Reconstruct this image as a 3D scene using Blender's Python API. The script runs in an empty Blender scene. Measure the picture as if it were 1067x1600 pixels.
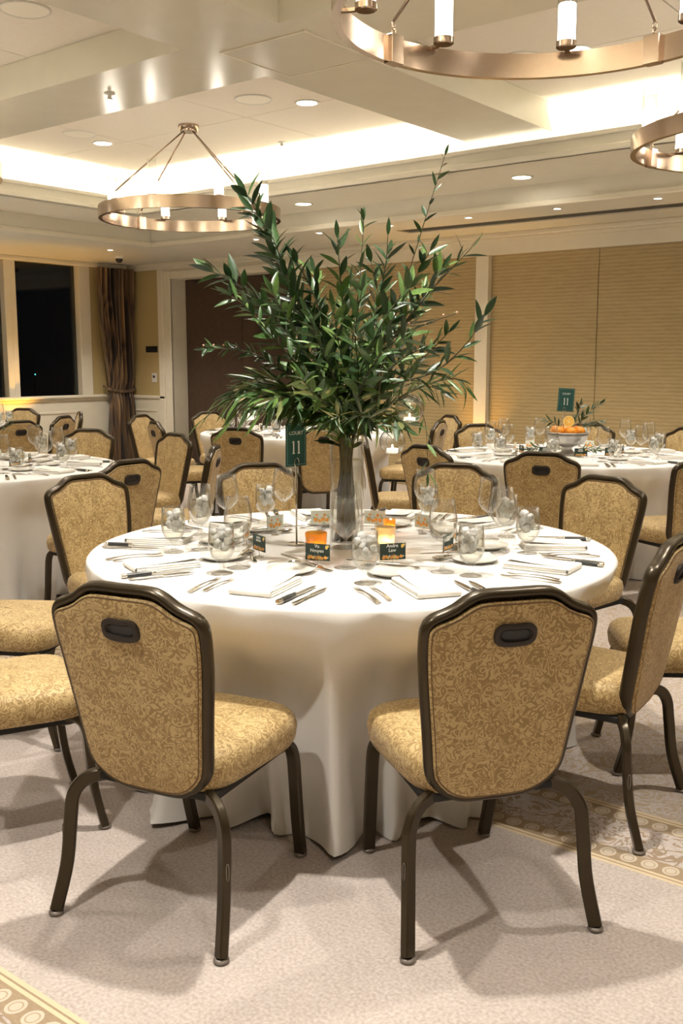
import bpy, bmesh, math, random
from mathutils import Vector, Matrix, Euler
random.seed(11)
rnd = random.random
def U(a, b): return a + (b - a) * rnd()
pi = math.pi; rad = math.radians
sin, cos = math.sin, math.cos

# ------------------------------------------------------------------ camera, world, exposure
# world: X runs along the gold wall, Y towards it; the camera is turned 38.2 degrees to the left of Y
YAW = rad(38.2); CAM_H = 1.42; PITCH = rad(8.6); FPX = 1556.0
sc = bpy.context.scene
col = sc.collection
cam_d = bpy.data.cameras.new('camera'); cam = bpy.data.objects.new('camera', cam_d); col.objects.link(cam)
cam.location = (0, 0, CAM_H); cam.rotation_euler = (pi / 2 - PITCH, 0, YAW)
cam_d.sensor_fit = 'VERTICAL'; cam_d.sensor_height = 36.0; cam_d.lens = FPX * 36 / 1600
cam_d.clip_start = 0.05; cam_d.clip_end = 200
sc.camera = cam
w = bpy.data.worlds.new('night'); sc.world = w; w.use_nodes = True
w.node_tree.nodes['Background'].inputs[0].default_value = (0.0012, 0.0017, 0.0022, 1)
w.node_tree.nodes['Background'].inputs[1].default_value = 1.0
vs = sc.view_settings
vs.view_transform = 'Standard'; vs.look = 'None'; vs.gamma = 1.0; vs.use_curve_mapping = False
vs.exposure = 1.12
sc.cycles.transparent_max_bounces = 32
sc.cycles.max_bounces = 10
sc.cycles.sample_clamp_indirect = 6.0

def P(x, y, z=0.0):
    """camera-frame ground position (x right, y ahead) -> world"""
    return Vector((x * cos(YAW) - y * sin(YAW), x * sin(YAW) + y * cos(YAW), z))
def pix(px, py, dist):
    """point on the sight line of a pixel, `dist` metres ahead along the ground"""
    x = (px - 533.5) / FPX; y = -(py - 800) / FPX
    fy = cos(PITCH) + y * sin(PITCH); fz = -sin(PITCH) + y * cos(PITCH)
    t = dist / fy
    return P(x * t, dist, CAM_H + fz * t)
def project(p):
    d = Vector(p) - Vector((0, 0, CAM_H))
    x = d.x * cos(YAW) + d.y * sin(YAW); yy = -d.x * sin(YAW) + d.y * cos(YAW)
    wz = yy * cos(PITCH) - d.z * sin(PITCH); up = yy * sin(PITCH) + d.z * cos(PITCH)
    if wz < 0.1: return (-9999, -9999)
    return (533.5 + FPX * x / wz, 800 - FPX * up / wz)
def in_frame(p, m=45):
    a, b = project(p); return -m < a < 1067 + m and -m < b < 1600 + m

LIGHT = (1.0, 0.95, 0.88)
DL_W, COVE_E, CANDLE_E = 92.0, 23.0, 7.0

def spot(x, y, z, watt, size=104, blend=0.7, color=LIGHT, rx=0.0, rz=0.0, radius=0.055):
    l = bpy.data.lights.new('lamp_light', 'SPOT'); o = bpy.data.objects.new('lamp_light', l); col.objects.link(o)
    l.energy = watt; l.spot_size = rad(size); l.spot_blend = blend; l.color = color; l.shadow_soft_size = radius
    o.location = (x, y, z); o.rotation_euler = (rx, 0, rz)
    return o

# ------------------------------------------------------------------ node helpers
def newmat(name):
    m = bpy.data.materials.new(name); m.use_nodes = True
    nt = m.node_tree; b = nt.nodes['Principled BSDF']
    return m, nt, b
def N(nt, t, **kw):
    n = nt.nodes.new(t)
    for k, v in kw.items():
        if k in n.inputs: n.inputs[k].default_value = v
        else: setattr(n, k, v)
    return n
def L(nt, a, b): nt.links.new(a, b)
def rgba(c): return (c[0], c[1], c[2], 1)
def ramp(nt, stops, interp='LINEAR'):
    r = nt.nodes.new('ShaderNodeValToRGB'); r.color_ramp.interpolation = interp
    e = r.color_ramp.elements
    while len(e) < len(stops): e.new(0.5)
    for i, (p, c) in enumerate(stops): e[i].position = p; e[i].color = rgba(c)
    return r
def coords(nt, scale=(1, 1, 1), rot=(0, 0, 0)):
    tc = nt.nodes.new('ShaderNodeTexCoord'); mp = nt.nodes.new('ShaderNodeMapping')
    mp.inputs['Scale'].default_value = scale; mp.inputs['Rotation'].default_value = rot
    L(nt, tc.outputs['Object'], mp.inputs[0]); return mp.outputs[0]
def math_n(nt, op, a, b=None, c=None, clamp=False):
    n = nt.nodes.new('ShaderNodeMath'); n.operation = op; n.use_clamp = clamp
    for i, v in enumerate((a, b, c)):
        if v is None: continue
        if isinstance(v, (int, float)): n.inputs[i].default_value = v
        else: L(nt, v, n.inputs[i])
    return n.outputs[0]
def mixc(nt, fac, a, b):
    n = nt.nodes.new('ShaderNodeMix'); n.data_type = 'RGBA'
    for s, v in ((0, fac), (6, a), (7, b)):
        if isinstance(v, (int, float)): n.inputs[s].default_value = v
        elif isinstance(v, tuple): n.inputs[s].default_value = rgba(v)
        else: L(nt, v, n.inputs[s])
    return n.outputs[2]
def bump(nt, b, h, strength=0.3, dist=0.002):
    n = N(nt, 'ShaderNodeBump', Strength=strength, Distance=dist); L(nt, h, n.inputs['Height']); L(nt, n.outputs[0], b.inputs['Normal'])

def plain(name, c, rough=0.6, metal=0.0, noise=0.0, nscale=30, bumpy=0.0, spec=0.5, coat=0.0):
    m, nt, b = newmat(name)
    b.inputs['Roughness'].default_value = rough; b.inputs['Metallic'].default_value = metal
    b.inputs['Specular IOR Level'].default_value = spec; b.inputs['Coat Weight'].default_value = coat
    nz = N(nt, 'ShaderNodeTexNoise', Scale=nscale, Detail=4.0); L(nt, coords(nt), nz.inputs['Vector'])
    k = max(noise, 0.02)
    r = ramp(nt, [(0.3, tuple(x * (1 - k) for x in c)), (0.7, tuple(min(1, x * (1 + k)) for x in c))])
    L(nt, nz.outputs[0], r.inputs[0]); L(nt, r.outputs[0], b.inputs['Base Color'])
    if bumpy: bump(nt, b, nz.outputs[0], bumpy)
    return m
def emissive(name, c, e):
    m, nt, b = newmat(name)
    b.inputs['Base Color'].default_value = rgba(c); b.inputs['Emission Color'].default_value = rgba(c)
    b.inputs['Emission Strength'].default_value = e
    return m
def thin_glass(name, tint=(1, 1, 1), ior=1.45, rough=0.0, power=2.4, face=0.045):
    m = bpy.data.materials.new(name); m.use_nodes = True; nt = m.node_tree; nt.nodes.clear()
    o = nt.nodes.new('ShaderNodeOutputMaterial'); t = N(nt, 'ShaderNodeBsdfTransparent'); t.inputs[0].default_value = rgba(tint)
    g = N(nt, 'ShaderNodeBsdfGlossy', Roughness=rough); lw = N(nt, 'ShaderNodeLayerWeight', Blend=0.5); fr = nt.nodes.new('ShaderNodeMath'); fr.operation = 'MULTIPLY_ADD'; fr.inputs[1].default_value = .85; fr.inputs[2].default_value = face
    L(nt, math_n(nt, 'POWER', lw.outputs['Facing'], power), fr.inputs[0]); mx = nt.nodes.new('ShaderNodeMixShader')
    L(nt, fr.outputs[0], mx.inputs[0]); L(nt, t.outputs[0], mx.inputs[1]); L(nt, g.outputs[0], mx.inputs[2]); L(nt, mx.outputs[0], o.inputs[0])
    return m
def refractive(name, c, ior, rough=0.0):
    m, nt, b = newmat(name)
    b.inputs['Base Color'].default_value = rgba(c); b.inputs['Transmission Weight'].default_value = 1; b.inputs['IOR'].default_value = ior
    b.inputs['Roughness'].default_value = rough
    return m

# fabrics with a scroll pattern: contour lines of a distorted noise read as curling tendrils
def scroll_fabric(name, light, dark, scale=33.0):
    m, nt, b = newmat(name)
    v = coords(nt)
    n1 = N(nt, 'ShaderNodeTexNoise', Scale=scale, Detail=0.6, Distortion=1.7); L(nt, v, n1.inputs['Vector'])
    s = math_n(nt, 'SINE', math_n(nt, 'MULTIPLY', n1.outputs[0], 29.0))
    n2 = N(nt, 'ShaderNodeTexNoise', Scale=scale * 0.55, Detail=1.0); L(nt, v, n2.inputs['Vector'])
    s2 = math_n(nt, 'ADD', s, math_n(nt, 'MULTIPLY', math_n(nt, 'SUBTRACT', n2.outputs[0], 0.5), 2.2))
    r = ramp(nt, [(0.40, dark), (0.62, light)]); L(nt, math_n(nt, 'MULTIPLY_ADD', s2, 0.5, 0.5), r.inputs[0])
    wv = N(nt, 'ShaderNodeTexNoise', Scale=420.0, Detail=1.0); L(nt, v, wv.inputs['Vector'])
    rr = ramp(nt, [(0.3, (0.86, 0.86, 0.86)), (0.7, (1, 1, 1))]); L(nt, wv.outputs[0], rr.inputs[0])
    mu = nt.nodes.new('ShaderNodeMix'); mu.data_type = 'RGBA'; mu.blend_type = 'MULTIPLY'; mu.inputs[0].default_value = 1
    L(nt, r.outputs[0], mu.inputs[6]); L(nt, rr.outputs[0], mu.inputs[7]); L(nt, mu.outputs[2], b.inputs['Base Color'])
    b.inputs['Roughness'].default_value = 0.62; b.inputs['Sheen Weight'].default_value = 0.15
    bump(nt, b, wv.outputs[0], 0.25, 0.001)
    return m

def carpet_material():
    m, nt, b = newmat('carpet')
    tc = nt.nodes.new('ShaderNodeTexCoord'); sp = nt.nodes.new('ShaderNodeSeparateXYZ'); L(nt, tc.outputs['Object'], sp.inputs[0])
    X, Y = sp.outputs[0], sp.outputs[1]
    base_l, base_d = (0.52, 0.455, 0.41), (0.35, 0.295, 0.255)
    cream, brown, tan = (0.58, 0.47, 0.31), (0.26, 0.185, 0.11), (0.37, 0.285, 0.19)
    nz = N(nt, 'ShaderNodeTexNoise', Scale=110.0, Detail=3.0); L(nt, tc.outputs['Object'], nz.inputs['Vector'])
    big = N(nt, 'ShaderNodeTexNoise', Scale=9.0, Detail=3.0); L(nt, tc.outputs['Object'], big.inputs['Vector'])
    plain_c = mixc(nt, math_n(nt, 'MULTIPLY_ADD', math_n(nt, 'SUBTRACT', nz.outputs[0], 0.5), 2.2, math_n(nt, 'MULTIPLY_ADD', big.outputs[0], 0.5, 0.3)), base_d, base_l)
    # scroll motif for the patterned field and the border's middle
    sc1 = N(nt, 'ShaderNodeTexNoise', Scale=11.0, Detail=1.5, Distortion=1.8); L(nt, tc.outputs['Object'], sc1.inputs['Vector'])
    sl = math_n(nt, 'SINE', math_n(nt, 'MULTIPLY', sc1.outputs[0], 34.0))
    scr = ramp(nt, [(0.62, (0, 0, 0)), (0.82, (1, 1, 1))]); L(nt, math_n(nt, 'MULTIPLY_ADD', sl, 0.5, 0.5), scr.inputs[0])
    def step(a, lo, hi):   # 1 between lo and hi
        return math_n(nt, 'MULTIPLY', math_n(nt, 'GREATER_THAN', a, lo), math_n(nt, 'LESS_THAN', a, hi))
    # border bands: Y in [2.57,2.945] and [0.835,1.21]; d = distance to the nearer band edge
    def band(y0, y1):
        d = math_n(nt, 'MINIMUM', math_n(nt, 'SUBTRACT', Y, y0), math_n(nt, 'SUBTRACT', y1, Y)); return d
    d = math_n(nt, 'MAXIMUM', band(2.57, 2.945), band(0.835, 1.21))
    inside = math_n(nt, 'GREATER_THAN', d, 0.0)
    fx = math_n(nt, 'SUBTRACT', math_n(nt, 'PINGPONG', X, 0.031), 0.0155)
    fx = math_n(nt, 'MULTIPLY', fx, 1.0)
    cxm = math_n(nt, 'SUBTRACT', math_n(nt, 'MODULO', math_n(nt, 'ADD', X, 100.0), 0.062), 0.031)
    cym = math_n(nt, 'SUBTRACT', d, 0.065)
    rr = math_n(nt, 'SQRT', math_n(nt, 'ADD', math_n(nt, 'MULTIPLY', cxm, cxm), math_n(nt, 'MULTIPLY', math_n(nt, 'MULTIPLY', cym, cym), 0.8)))
    disc = math_n(nt, 'LESS_THAN', rr, 0.0235)
    ringc = step(rr, 0.013, 0.0165)
    line1 = math_n(nt, 'MAXIMUM', step(d, 0.0, 0.013), step(d, 0.019, 0.030))
    zone = step(d, 0.013, 0.098)
    mid = math_n(nt, 'GREATER_THAN', d, 0.098)
    field = math_n(nt, 'GREATER_THAN', Y, 2.945)
    f_scr = math_n(nt, 'MULTIPLY', scr.outputs[0], math_n(nt, 'MAXIMUM', field, mid))
    c = mixc(nt, math_n(nt, 'MULTIPLY', f_scr, 0.85), plain_c, mixc(nt, mid, tan, brown))
    c = mixc(nt, math_n(nt, 'MULTIPLY', zone, inside), c, mixc(nt, nz.outputs[0], brown, tan))
    c = mixc(nt, math_n(nt, 'MULTIPLY', disc, zone), c, mixc(nt, ringc, (0.52, 0.44, 0.34), tan))
    c = mixc(nt, math_n(nt, 'MULTIPLY', line1, inside), c, cream)
    L(nt, c, b.inputs['Base Color']); b.inputs['Roughness'].default_value = 0.95; b.inputs['Specular IOR Level'].default_value = 0.1
    bump(nt, b, nz.outputs[0], 0.6, 0.004)
    return m

def woven_wall(name, c1, c2):
    m, nt, b = newmat(name)
    tc = nt.nodes.new('ShaderNodeTexCoord'); mp = nt.nodes.new('ShaderNodeMapping'); L(nt, tc.outputs['Object'], mp.inputs[0])
    mp.inputs['Scale'].default_value = (1, 1, 1)
    wv = N(nt, 'ShaderNodeTexWave', Scale=8.6, Distortion=1.2, Detail=2.0); wv.bands_direction = 'Z'; wv.inputs['Detail Scale'].default_value = 2.5
    L(nt, mp.outputs[0], wv.inputs['Vector'])
    nz = N(nt, 'ShaderNodeTexNoise', Scale=60.0, Detail=3.0); L(nt, mp.outputs[0], nz.inputs['Vector'])
    mp2 = nt.nodes.new('ShaderNodeMapping'); L(nt, tc.outputs['Object'], mp2.inputs[0]); mp2.inputs['Scale'].default_value = (7, 7, 75)
    ns = N(nt, 'ShaderNodeTexNoise', Scale=1.0, Detail=2.0); L(nt, mp2.outputs[0], ns.inputs['Vector'])
    r = ramp(nt, [(0.30, c1), (0.62, c2)]); L(nt, math_n(nt, 'MULTIPLY_ADD', wv.outputs[0], 0.28, math_n(nt, 'MULTIPLY_ADD', ns.outputs[0], 0.55, math_n(nt, 'MULTIPLY', nz.outputs[0], 0.15))), r.inputs[0])
    L(nt, r.outputs[0], b.inputs['Base Color']); b.inputs['Roughness'].default_value = 0.55
    bump(nt, b, ns.outputs[0], 0.10, 0.003)
    return m

def curtain_material():
    m, nt, b = newmat('curtain_satin')
    v = coords(nt, (1.0, 20.0, 0.35))
    nz = N(nt, 'ShaderNodeTexNoise', Scale=1.0, Detail=2.0); L(nt, v, nz.inputs['Vector'])
    r = ramp(nt, [(0.38, (0.035, 0.024, 0.018)), (0.47, (0.20, 0.115, 0.05)), (0.55, (0.05, 0.032, 0.022)), (0.66, (0.33, 0.20, 0.085))])
    L(nt, nz.outputs[0], r.inputs[0]); L(nt, r.outputs[0], b.inputs['Base Color'])
    b.inputs['Roughness'].default_value = 0.38; b.inputs['Sheen Weight'].default_value = 0.2
    return m

M = {}
M['fabric'] = scroll_fabric('gold_scroll_fabric', (0.55, 0.40, 0.18), (0.325, 0.21, 0.072))
M['bronze'] = plain('bronze_tube', (0.048, 0.035, 0.018), 0.30, 0.55, 0.1, 12)
M['piping'] = plain('brown_piping', (0.16, 0.095, 0.04), 0.8)
M['grip'] = plain('black_brown_grip', (0.022, 0.014, 0.009), 0.6)
M['under'] = plain('black_underside', (0.016, 0.014, 0.012), 0.8)
M['glide'] = plain('grey_glide', (0.22, 0.19, 0.16), 0.4, 0.4)
M['cloth'] = plain('white_tablecloth', (0.76, 0.74, 0.70), 0.6, 0, 0.02, 300, 0.08, 0.3)
M['napkin'] = plain('white_napkin', (0.84, 0.81, 0.75), 0.8, 0, 0.03, 200, 0.1)
M['paper'] = plain('menu_paper', (0.86, 0.81, 0.72), 0.7)
M['ink'] = plain('menu_ink', (0.60, 0.46, 0.34), 0.8)
M['china'] = plain('white_china', (0.80, 0.775, 0.70), 0.18, 0, 0.01, 5, 0, 0.5, 0.4)
M['steel'] = plain('polished_steel', (0.62, 0.59, 0.53), 0.16, 1.0)
M['dark_handle'] = plain('dark_knife_handle', (0.030, 0.030, 0.028), 0.3)
M['glass'] = thin_glass('clear_glass', (0.985, 0.985, 0.975), 1.5)
M['water'] = thin_glass('water', (0.955, 0.955, 0.93), 1.33, 0.0, 4.0, 0.015)
def lit_cup(name, c, clear=.45):
    m = thin_glass(name, c, 1.5, .15, 1.3, .15); nt = m.node_tree; out = next(n for n in nt.nodes if n.type == 'OUTPUT_MATERIAL'); src = out.inputs[0].links[0].from_socket
    tr = nt.nodes.new('ShaderNodeBsdfTranslucent'); tr.inputs[0].default_value = rgba(c); df = nt.nodes.new('ShaderNodeBsdfDiffuse'); df.inputs[0].default_value = rgba(c)
    a = nt.nodes.new('ShaderNodeMixShader'); a.inputs[0].default_value = .35; L(nt, tr.outputs[0], a.inputs[1]); L(nt, df.outputs[0], a.inputs[2])
    b = nt.nodes.new('ShaderNodeMixShader'); b.inputs[0].default_value = clear; L(nt, a.outputs[0], b.inputs[1]); L(nt, src, b.inputs[2]); L(nt, b.outputs[0], out.inputs[0])
    return m
M['globe'] = thin_glass('globe_glass', (0.97, 0.97, 0.96), 1.5, 0.0, 1.5, 0.10)
M['ice'] = plain('cloudy_ice', (0.93, 0.93, 0.92), 0.2, 0, 0.03, 60, 0.4)
nt = M['ice'].node_tree; nt.nodes['Principled BSDF'].inputs['Transmission Weight'].default_value = 0.45; nt.nodes['Principled BSDF'].inputs['IOR'].default_value = 1.2
M['wick_wax'] = plain('white_wax', (0.85, 0.80, 0.70), 0.5)
M['flame'] = emissive('flame', (1.0, 0.62, 0.22), 40.0)
M['gold_glass'] = lit_cup('gold_mercury_glass', (0.78, 0.47, 0.07), .3)
M['card_green'] = plain('dark_green_card', (0.022, 0.045, 0.030), 0.6)
M['sign_green'] = plain('teal_green_card', (0.010, 0.075, 0.062), 0.55)
M['white_ink'] = plain('white_ink', (0.82, 0.83, 0.80), 0.6)
M['orange_ink'] = plain('orange_ink', (0.80, 0.36, 0.07), 0.6, 0, 0.2, 90)
M['yellow_ink'] = plain('yellow_ink', (0.85, 0.60, 0.16), 0.6)
M['leaf_ink'] = plain('sage_ink', (0.36, 0.42, 0.27), 0.7)
M['pale_print'] = plain('pale_print_paper', (0.70, 0.72, 0.62), 0.7)
M['brass'] = plain('brushed_bronze_light', (0.44, 0.34, 0.26), 0.20, 1.0, 0.06, 160)
M['frosted'] = emissive('frosted_lit_glass', (1.0, 0.93, 0.82), CANDLE_E)
M['ceil'] = plain('ceiling_paint', (0.71, 0.675, 0.565), 0.5, 0, 0.01, 6)
M['beam'] = plain('satin_beam_paint', (0.68, 0.645, 0.53), 0.24, 0, 0.01, 6)
M['tile'] = plain('ceiling_panel', (0.74, 0.675, 0.575), 0.7, 0, 0.02, 40)
M['trim'] = plain('cream_trim_paint', (0.74, 0.685, 0.55), 0.42, 0, 0.015, 8)
M['speaker'] = plain('white_grille', (0.80, 0.75, 0.63), 0.6, 0, 0.05, 400, 0.2)
M['lamp_disc'] = emissive('lamp_disc', (1.0, 0.93, 0.80), 22.0)
M['led'] = emissive('led_strip', (1.0, 0.965, 0.905), COVE_E)
M['gold_wall'] = woven_wall('gold_woven_panel', (0.345, 0.255, 0.115), (0.45, 0.345, 0.17))
M['paper_wall'] = plain('gold_wallpaper', (0.47, 0.365, 0.17), 0.6, 0, 0.08, 160, 0.1)
M['door'] = plain('dark_brown_door', (0.062, 0.036, 0.022), 0.5, 0, 0.15, 14)
M['pane'] = thin_glass('night_glass', (0.55, 0.58, 0.58), 1.5, 0.0, 4.0, 0.05)
M['curtain'] = curtain_material()
M['carpet'] = carpet_material()
M['black'] = plain('black_plastic', (0.012, 0.012, 0.012), 0.4)
M['switch'] = plain('white_plastic', (0.70, 0.68, 0.60), 0.4)
M['bark'] = plain('green_brown_stem', (0.060, 0.055, 0.022), 0.7, 0, 0.4, 40)
M['greenstem'] = plain('green_stem', (0.075, 0.10, 0.03), 0.6, 0, 0.3, 40)
M['pink_bud'] = plain('pink_bud', (0.62, 0.36, 0.27), 0.6)
def leaf_mat(name, c, rough=0.38):
    m, nt, b = newmat(name)
    nz = N(nt, 'ShaderNodeTexNoise', Scale=18.0, Detail=2.0); L(nt, coords(nt), nz.inputs['Vector'])
    r = ramp(nt, [(0.3, tuple(x * 0.75 for x in c)), (0.7, tuple(x * 1.25 for x in c))]); L(nt, nz.outputs[0], r.inputs[0])
    L(nt, r.outputs[0], b.inputs['Base Color']); b.inputs['Roughness'].default_value = rough
    b.inputs['Transmission Weight'].default_value = 0.0
    return m
M['leaf_dark'] = leaf_mat('leaf_dark', (0.022, 0.056, 0.016))
M['leaf_mid'] = leaf_mat('leaf_mid', (0.045, 0.099, 0.024))
M['leaf_light'] = leaf_mat('leaf_light', (0.112, 0.196, 0.045))
M['leaf_olive'] = leaf_mat('leaf_olive', (0.162, 0.181, 0.056))
def orange_peel(name, c):
    return plain(name, c, 0.4, 0, 0.08, 60, 0.25)
M['orange'] = orange_peel('orange_peel', (0.78, 0.27, 0.012))
M['pulp'] = plain('orange_pulp', (0.90, 0.50, 0.07), 0.3, 0, 0.2, 60)
M['pith'] = plain('orange_pith', (0.90, 0.74, 0.36), 0.6)
M['pewter'] = plain('grey_pewter', (0.44, 0.42, 0.39), 0.35, 0.85, 0.2, 14)
M['city'] = emissive('far_city_light', (0.15, 0.75, 0.85), 3.0)
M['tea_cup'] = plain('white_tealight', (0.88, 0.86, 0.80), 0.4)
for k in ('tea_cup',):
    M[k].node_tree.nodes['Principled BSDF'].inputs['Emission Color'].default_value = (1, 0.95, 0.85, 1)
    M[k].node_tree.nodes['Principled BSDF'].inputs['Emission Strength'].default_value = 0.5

# ------------------------------------------------------------------ mesh builder
class MB:
    def __init__(s): s.v = []; s.f = []
    def add(s, vs, fs):
        n = len(s.v); s.v += [tuple(v) for v in vs]; s.f += [tuple(i + n for i in f) for f in fs]; return s
    def box(s, x0, x1, y0, y1, z0, z1):
        return s.add([(x, y, z) for z in (z0, z1) for y in (y0, y1) for x in (x0, x1)],
                     [(0, 2, 3, 1), (4, 5, 7, 6), (0, 1, 5, 4), (2, 6, 7, 3), (0, 4, 6, 2), (1, 3, 7, 5)])
    def bevbox(s, x0, x1, y0, y1, z0, z1, b=0.003):
        # box with bevelled vertical edges and chamfered top and bottom
        def loop(i, z): return [(x0 + b + i, y0 + i, z), (x1 - b - i, y0 + i, z), (x1 - i, y0 + b + i, z), (x1 - i, y1 - b - i, z),
                                (x1 - b - i, y1 - i, z), (x0 + b + i, y1 - i, z), (x0 + i, y1 - b - i, z), (x0 + i, y0 + b + i, z)]
        return s.loft([loop(b * 0.6, z0), loop(0, z0 + b), loop(0, z1 - b), loop(b * 0.6, z1)], True, True)
    def loft(s, loops, cap0=False, cap1=False, closed=True):
        n = len(loops[0]); vs = [p for l in loops for p in l]; fs = []
        m = n if closed else n - 1
        for k in range(len(loops) - 1):
            for i in range(m):
                j = (i + 1) % n
                fs.append((k * n + i, k * n + j, (k + 1) * n + j, (k + 1) * n + i))
        if cap0: fs.append(tuple(reversed(range(n))))
        if cap1: fs.append(tuple((len(loops) - 1) * n + i for i in range(n)))
        return s.add(vs, fs)
    def lathe(s, prof, seg=20, o=(0, 0, 0), cap0=False, cap1=False):
        return s.loft([[(o[0] + r * cos(2 * pi * i / seg), o[1] + r * sin(2 * pi * i / seg), o[2] + z) for i in range(seg)] for r, z in prof], cap0, cap1)
    def sweep(s, pts, radii, seg=8, sect=None, up=None, closed=False, caps=True):
        """tube along pts; sect = list of (a,b) offsets across (side, normal) scaled by radii"""
        pts = [Vector(p) for p in pts]; n = len(pts)
        if not isinstance(radii, (list, tuple)): radii = [radii] * n
        if sect is None: sect = [(cos(2 * pi * i / seg), sin(2 * pi * i / seg)) for i in range(seg)]
        loops = []; prev = None
        for i, p in enumerate(pts):
            if closed: t = pts[(i + 1) % n] - pts[i - 1]
            else: t = pts[min(i + 1, n - 1)] - pts[max(i - 1, 0)]
            t.normalize()
            if up is not None:
                nn = Vector(up); nn = nn - t * nn.dot(t)
                if nn.length < 1e-4: nn = prev or t.orthogonal()
            else:
                nn = prev - t * prev.dot(t) if prev is not None else t.orthogonal()
            nn.normalize(); prev = nn; side = t.cross(nn)
            loops.append([p + side * (a * radii[i]) + nn * (b * radii[i]) for a, b in sect])
        if closed: loops.append(loops[0])
        return s.loft(loops, caps and not closed, caps and not closed)
    def disc(s, r, z, seg=20, o=(0, 0)):
        return s.add([(o[0] + r * cos(2 * pi * i / seg), o[1] + r * sin(2 * pi * i / seg), z) for i in range(seg)], [tuple(range(seg))])
    def mesh(s, name, mat, smooth=True, auto=None):
        me = bpy.data.meshes.new(name); me.from_pydata(s.v, [], s.f)
        bm = bmesh.new(); bm.from_mesh(me); bmesh.ops.remove_doubles(bm, verts=bm.verts, dist=1e-6); bmesh.ops.recalc_face_normals(bm, faces=bm.faces); bm.to_mesh(me); bm.free()
        me.materials.append(M[mat] if isinstance(mat, str) else mat)
        if smooth:
            me.polygons.foreach_set('use_smooth', [True] * len(me.polygons))
        me.update()
        if smooth and auto is not None: me.set_sharp_from_angle(angle=rad(auto))
        return me
def catmull(pts, k=6, closed=False):
    pts = [Vector(p) for p in pts]; n = len(pts); out = []
    rng = range(n) if closed else range(n - 1)
    for i in rng:
        if closed: a, b, c, d = pts[i - 1], pts[i], pts[(i + 1) % n], pts[(i + 2) % n]
        else: a, b, c, d = pts[max(i - 1, 0)], pts[i], pts[i + 1], pts[min(i + 2, n - 1)]
        for j in range(k):
            t = j / k
            out.append(0.5 * ((2 * b) + (c - a) * t + (2 * a - 5 * b + 4 * c - d) * t * t + (3 * b - a - 3 * c + d) * t ** 3))
    if not closed: out.append(pts[-1])
    return out

# ------------------------------------------------------------------ objects
def link(name, me, parent=None, loc=(0, 0, 0), rot=(0, 0, 0), scale=(1, 1, 1)):
    o = bpy.data.objects.new(name, me); col.objects.link(o)
    o.location = loc; o.rotation_euler = rot; o.scale = scale
    if parent is not None: o.parent = parent
    return o
def tag(o, label=None, cat=None, group=None, kind=None):
    if label: o['label'] = label
    if cat: o['category'] = cat
    if group: o['group'] = group
    if kind: o['kind'] = kind
    return o
def struct(name, me, parent=None, **kw):
    o = link(name, me, parent, **kw)
    if parent is None: o['kind'] = 'structure'
    return o
def spawn(parts, name, loc, rz=0.0, label=None, cat=None, group=None, rot=None, scale=1.0):
    """parts: [(part name, mesh, [(sub name, mesh), ...]), ...]; a single part without a name becomes the thing itself"""
    r = rot if rot is not None else (0, 0, rz)
    if len(parts) == 1 and parts[0][0] is None:
        o = link(name, parts[0][1], None, loc, r, (scale,) * 3)
    else:
        o = link(name, None, None, loc, r, (scale,) * 3)
        for p in parts:
            c = link(p[0], p[1], o)
            for sn, sm in (p[2] if len(p) > 2 else []): link(sn, sm, c)
    return tag(o, label, cat, group)

# ================================================================== THE ROOM
WL, WB, WR, WF = -11.35, 9.47, 4.2, -3.2        # left wall X, back wall Y, right wall X, front wall Y
S0, S1, S2, ZB, ZL = 2.75, 2.94, 3.34, 3.13, 3.09
def box_mesh(name, mat, *b, bev=0.0):
    m = MB()
    if bev: m.bevbox(*b, b=bev)
    else: m.box(*b)
    return m.mesh(name, mat, False)
floor = struct('floor', box_mesh('floor', 'carpet', WL - .3, WR + .3, WF - .3, WB + .8, -0.1, 0))

# ---- ceiling: perimeter soffit, main level, tray with cove, crossing beams, panels
TX0, TX1, TY0, TY1 = -8.35, 0.45, 1.65, 7.15
CV = 0.24
ceiling = struct('ceiling', box_mesh('ceiling', 'ceil', WL - .3, WR + .3, WF - .3, WB + .8, 3.42, 3.5))
def cpart(name, mat, *b, bev=0.0): return link(name, box_mesh(name, mat, *b, bev=bev), ceiling)
# main level around the tray
FX, FY = -9.23, 8.1
cpart('main_soffit', 'ceil', FX, TX0 - CV, WF, FY, S1, 3.42)
cpart('main_soffit', 'ceil', TX1 + CV, WR, WF, FY, S1, 3.42)
cpart('main_soffit', 'ceil', TX0 - CV, TX1 + CV, TY1 + CV, FY, S1, 3.42)
cpart('main_soffit', 'ceil', TX0 - CV, TX1 + CV, WF, TY0 - CV, S1, 3.42)
# perimeter soffit, with the dark slot near the gold wall
SL0, SL1 = 8.66, 8.92
cpart('perimeter_soffit', 'ceil', WL, FX, WF, WB, S0, 3.42)
cpart('perimeter_soffit', 'ceil', FX, -6.1, FY, WB, S0, 3.42)
cpart('perimeter_soffit', 'ceil', -6.1, WR, FY, SL0, S0, 3.42)
cpart('perimeter_soffit', 'ceil', -6.1, WR, SL1, WB, S0, 3.42)
cpart('slot_liner', 'black', -6.1, WR, SL0, SL1, S0 + .012, S0 + .12)
# cove troughs: floor + lip
def trough(x0, x1, y0, y1): cpart('cove_shelf', 'ceil', x0, x1, y0, y1, S1, S1 + .03)
trough(TX0 - CV, TX1 + CV, TY1, TY1 + CV); trough(TX0 - CV, TX1 + CV, TY0 - CV, TY0)
trough(TX0 - CV, TX0, TY0, TY1); trough(TX1, TX1 + CV, TY0, TY1)
for a in ((TX0, TX1, TY1, TY1 + .035), (TX0, TX1, TY0 - .035, TY0), (TX0 - .035, TX0, TY0, TY1), (TX1, TX1 + .035, TY0, TY1)):
    cpart('cove_lip', 'ceil', *a, S1, ZL, bev=0.006)
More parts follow.
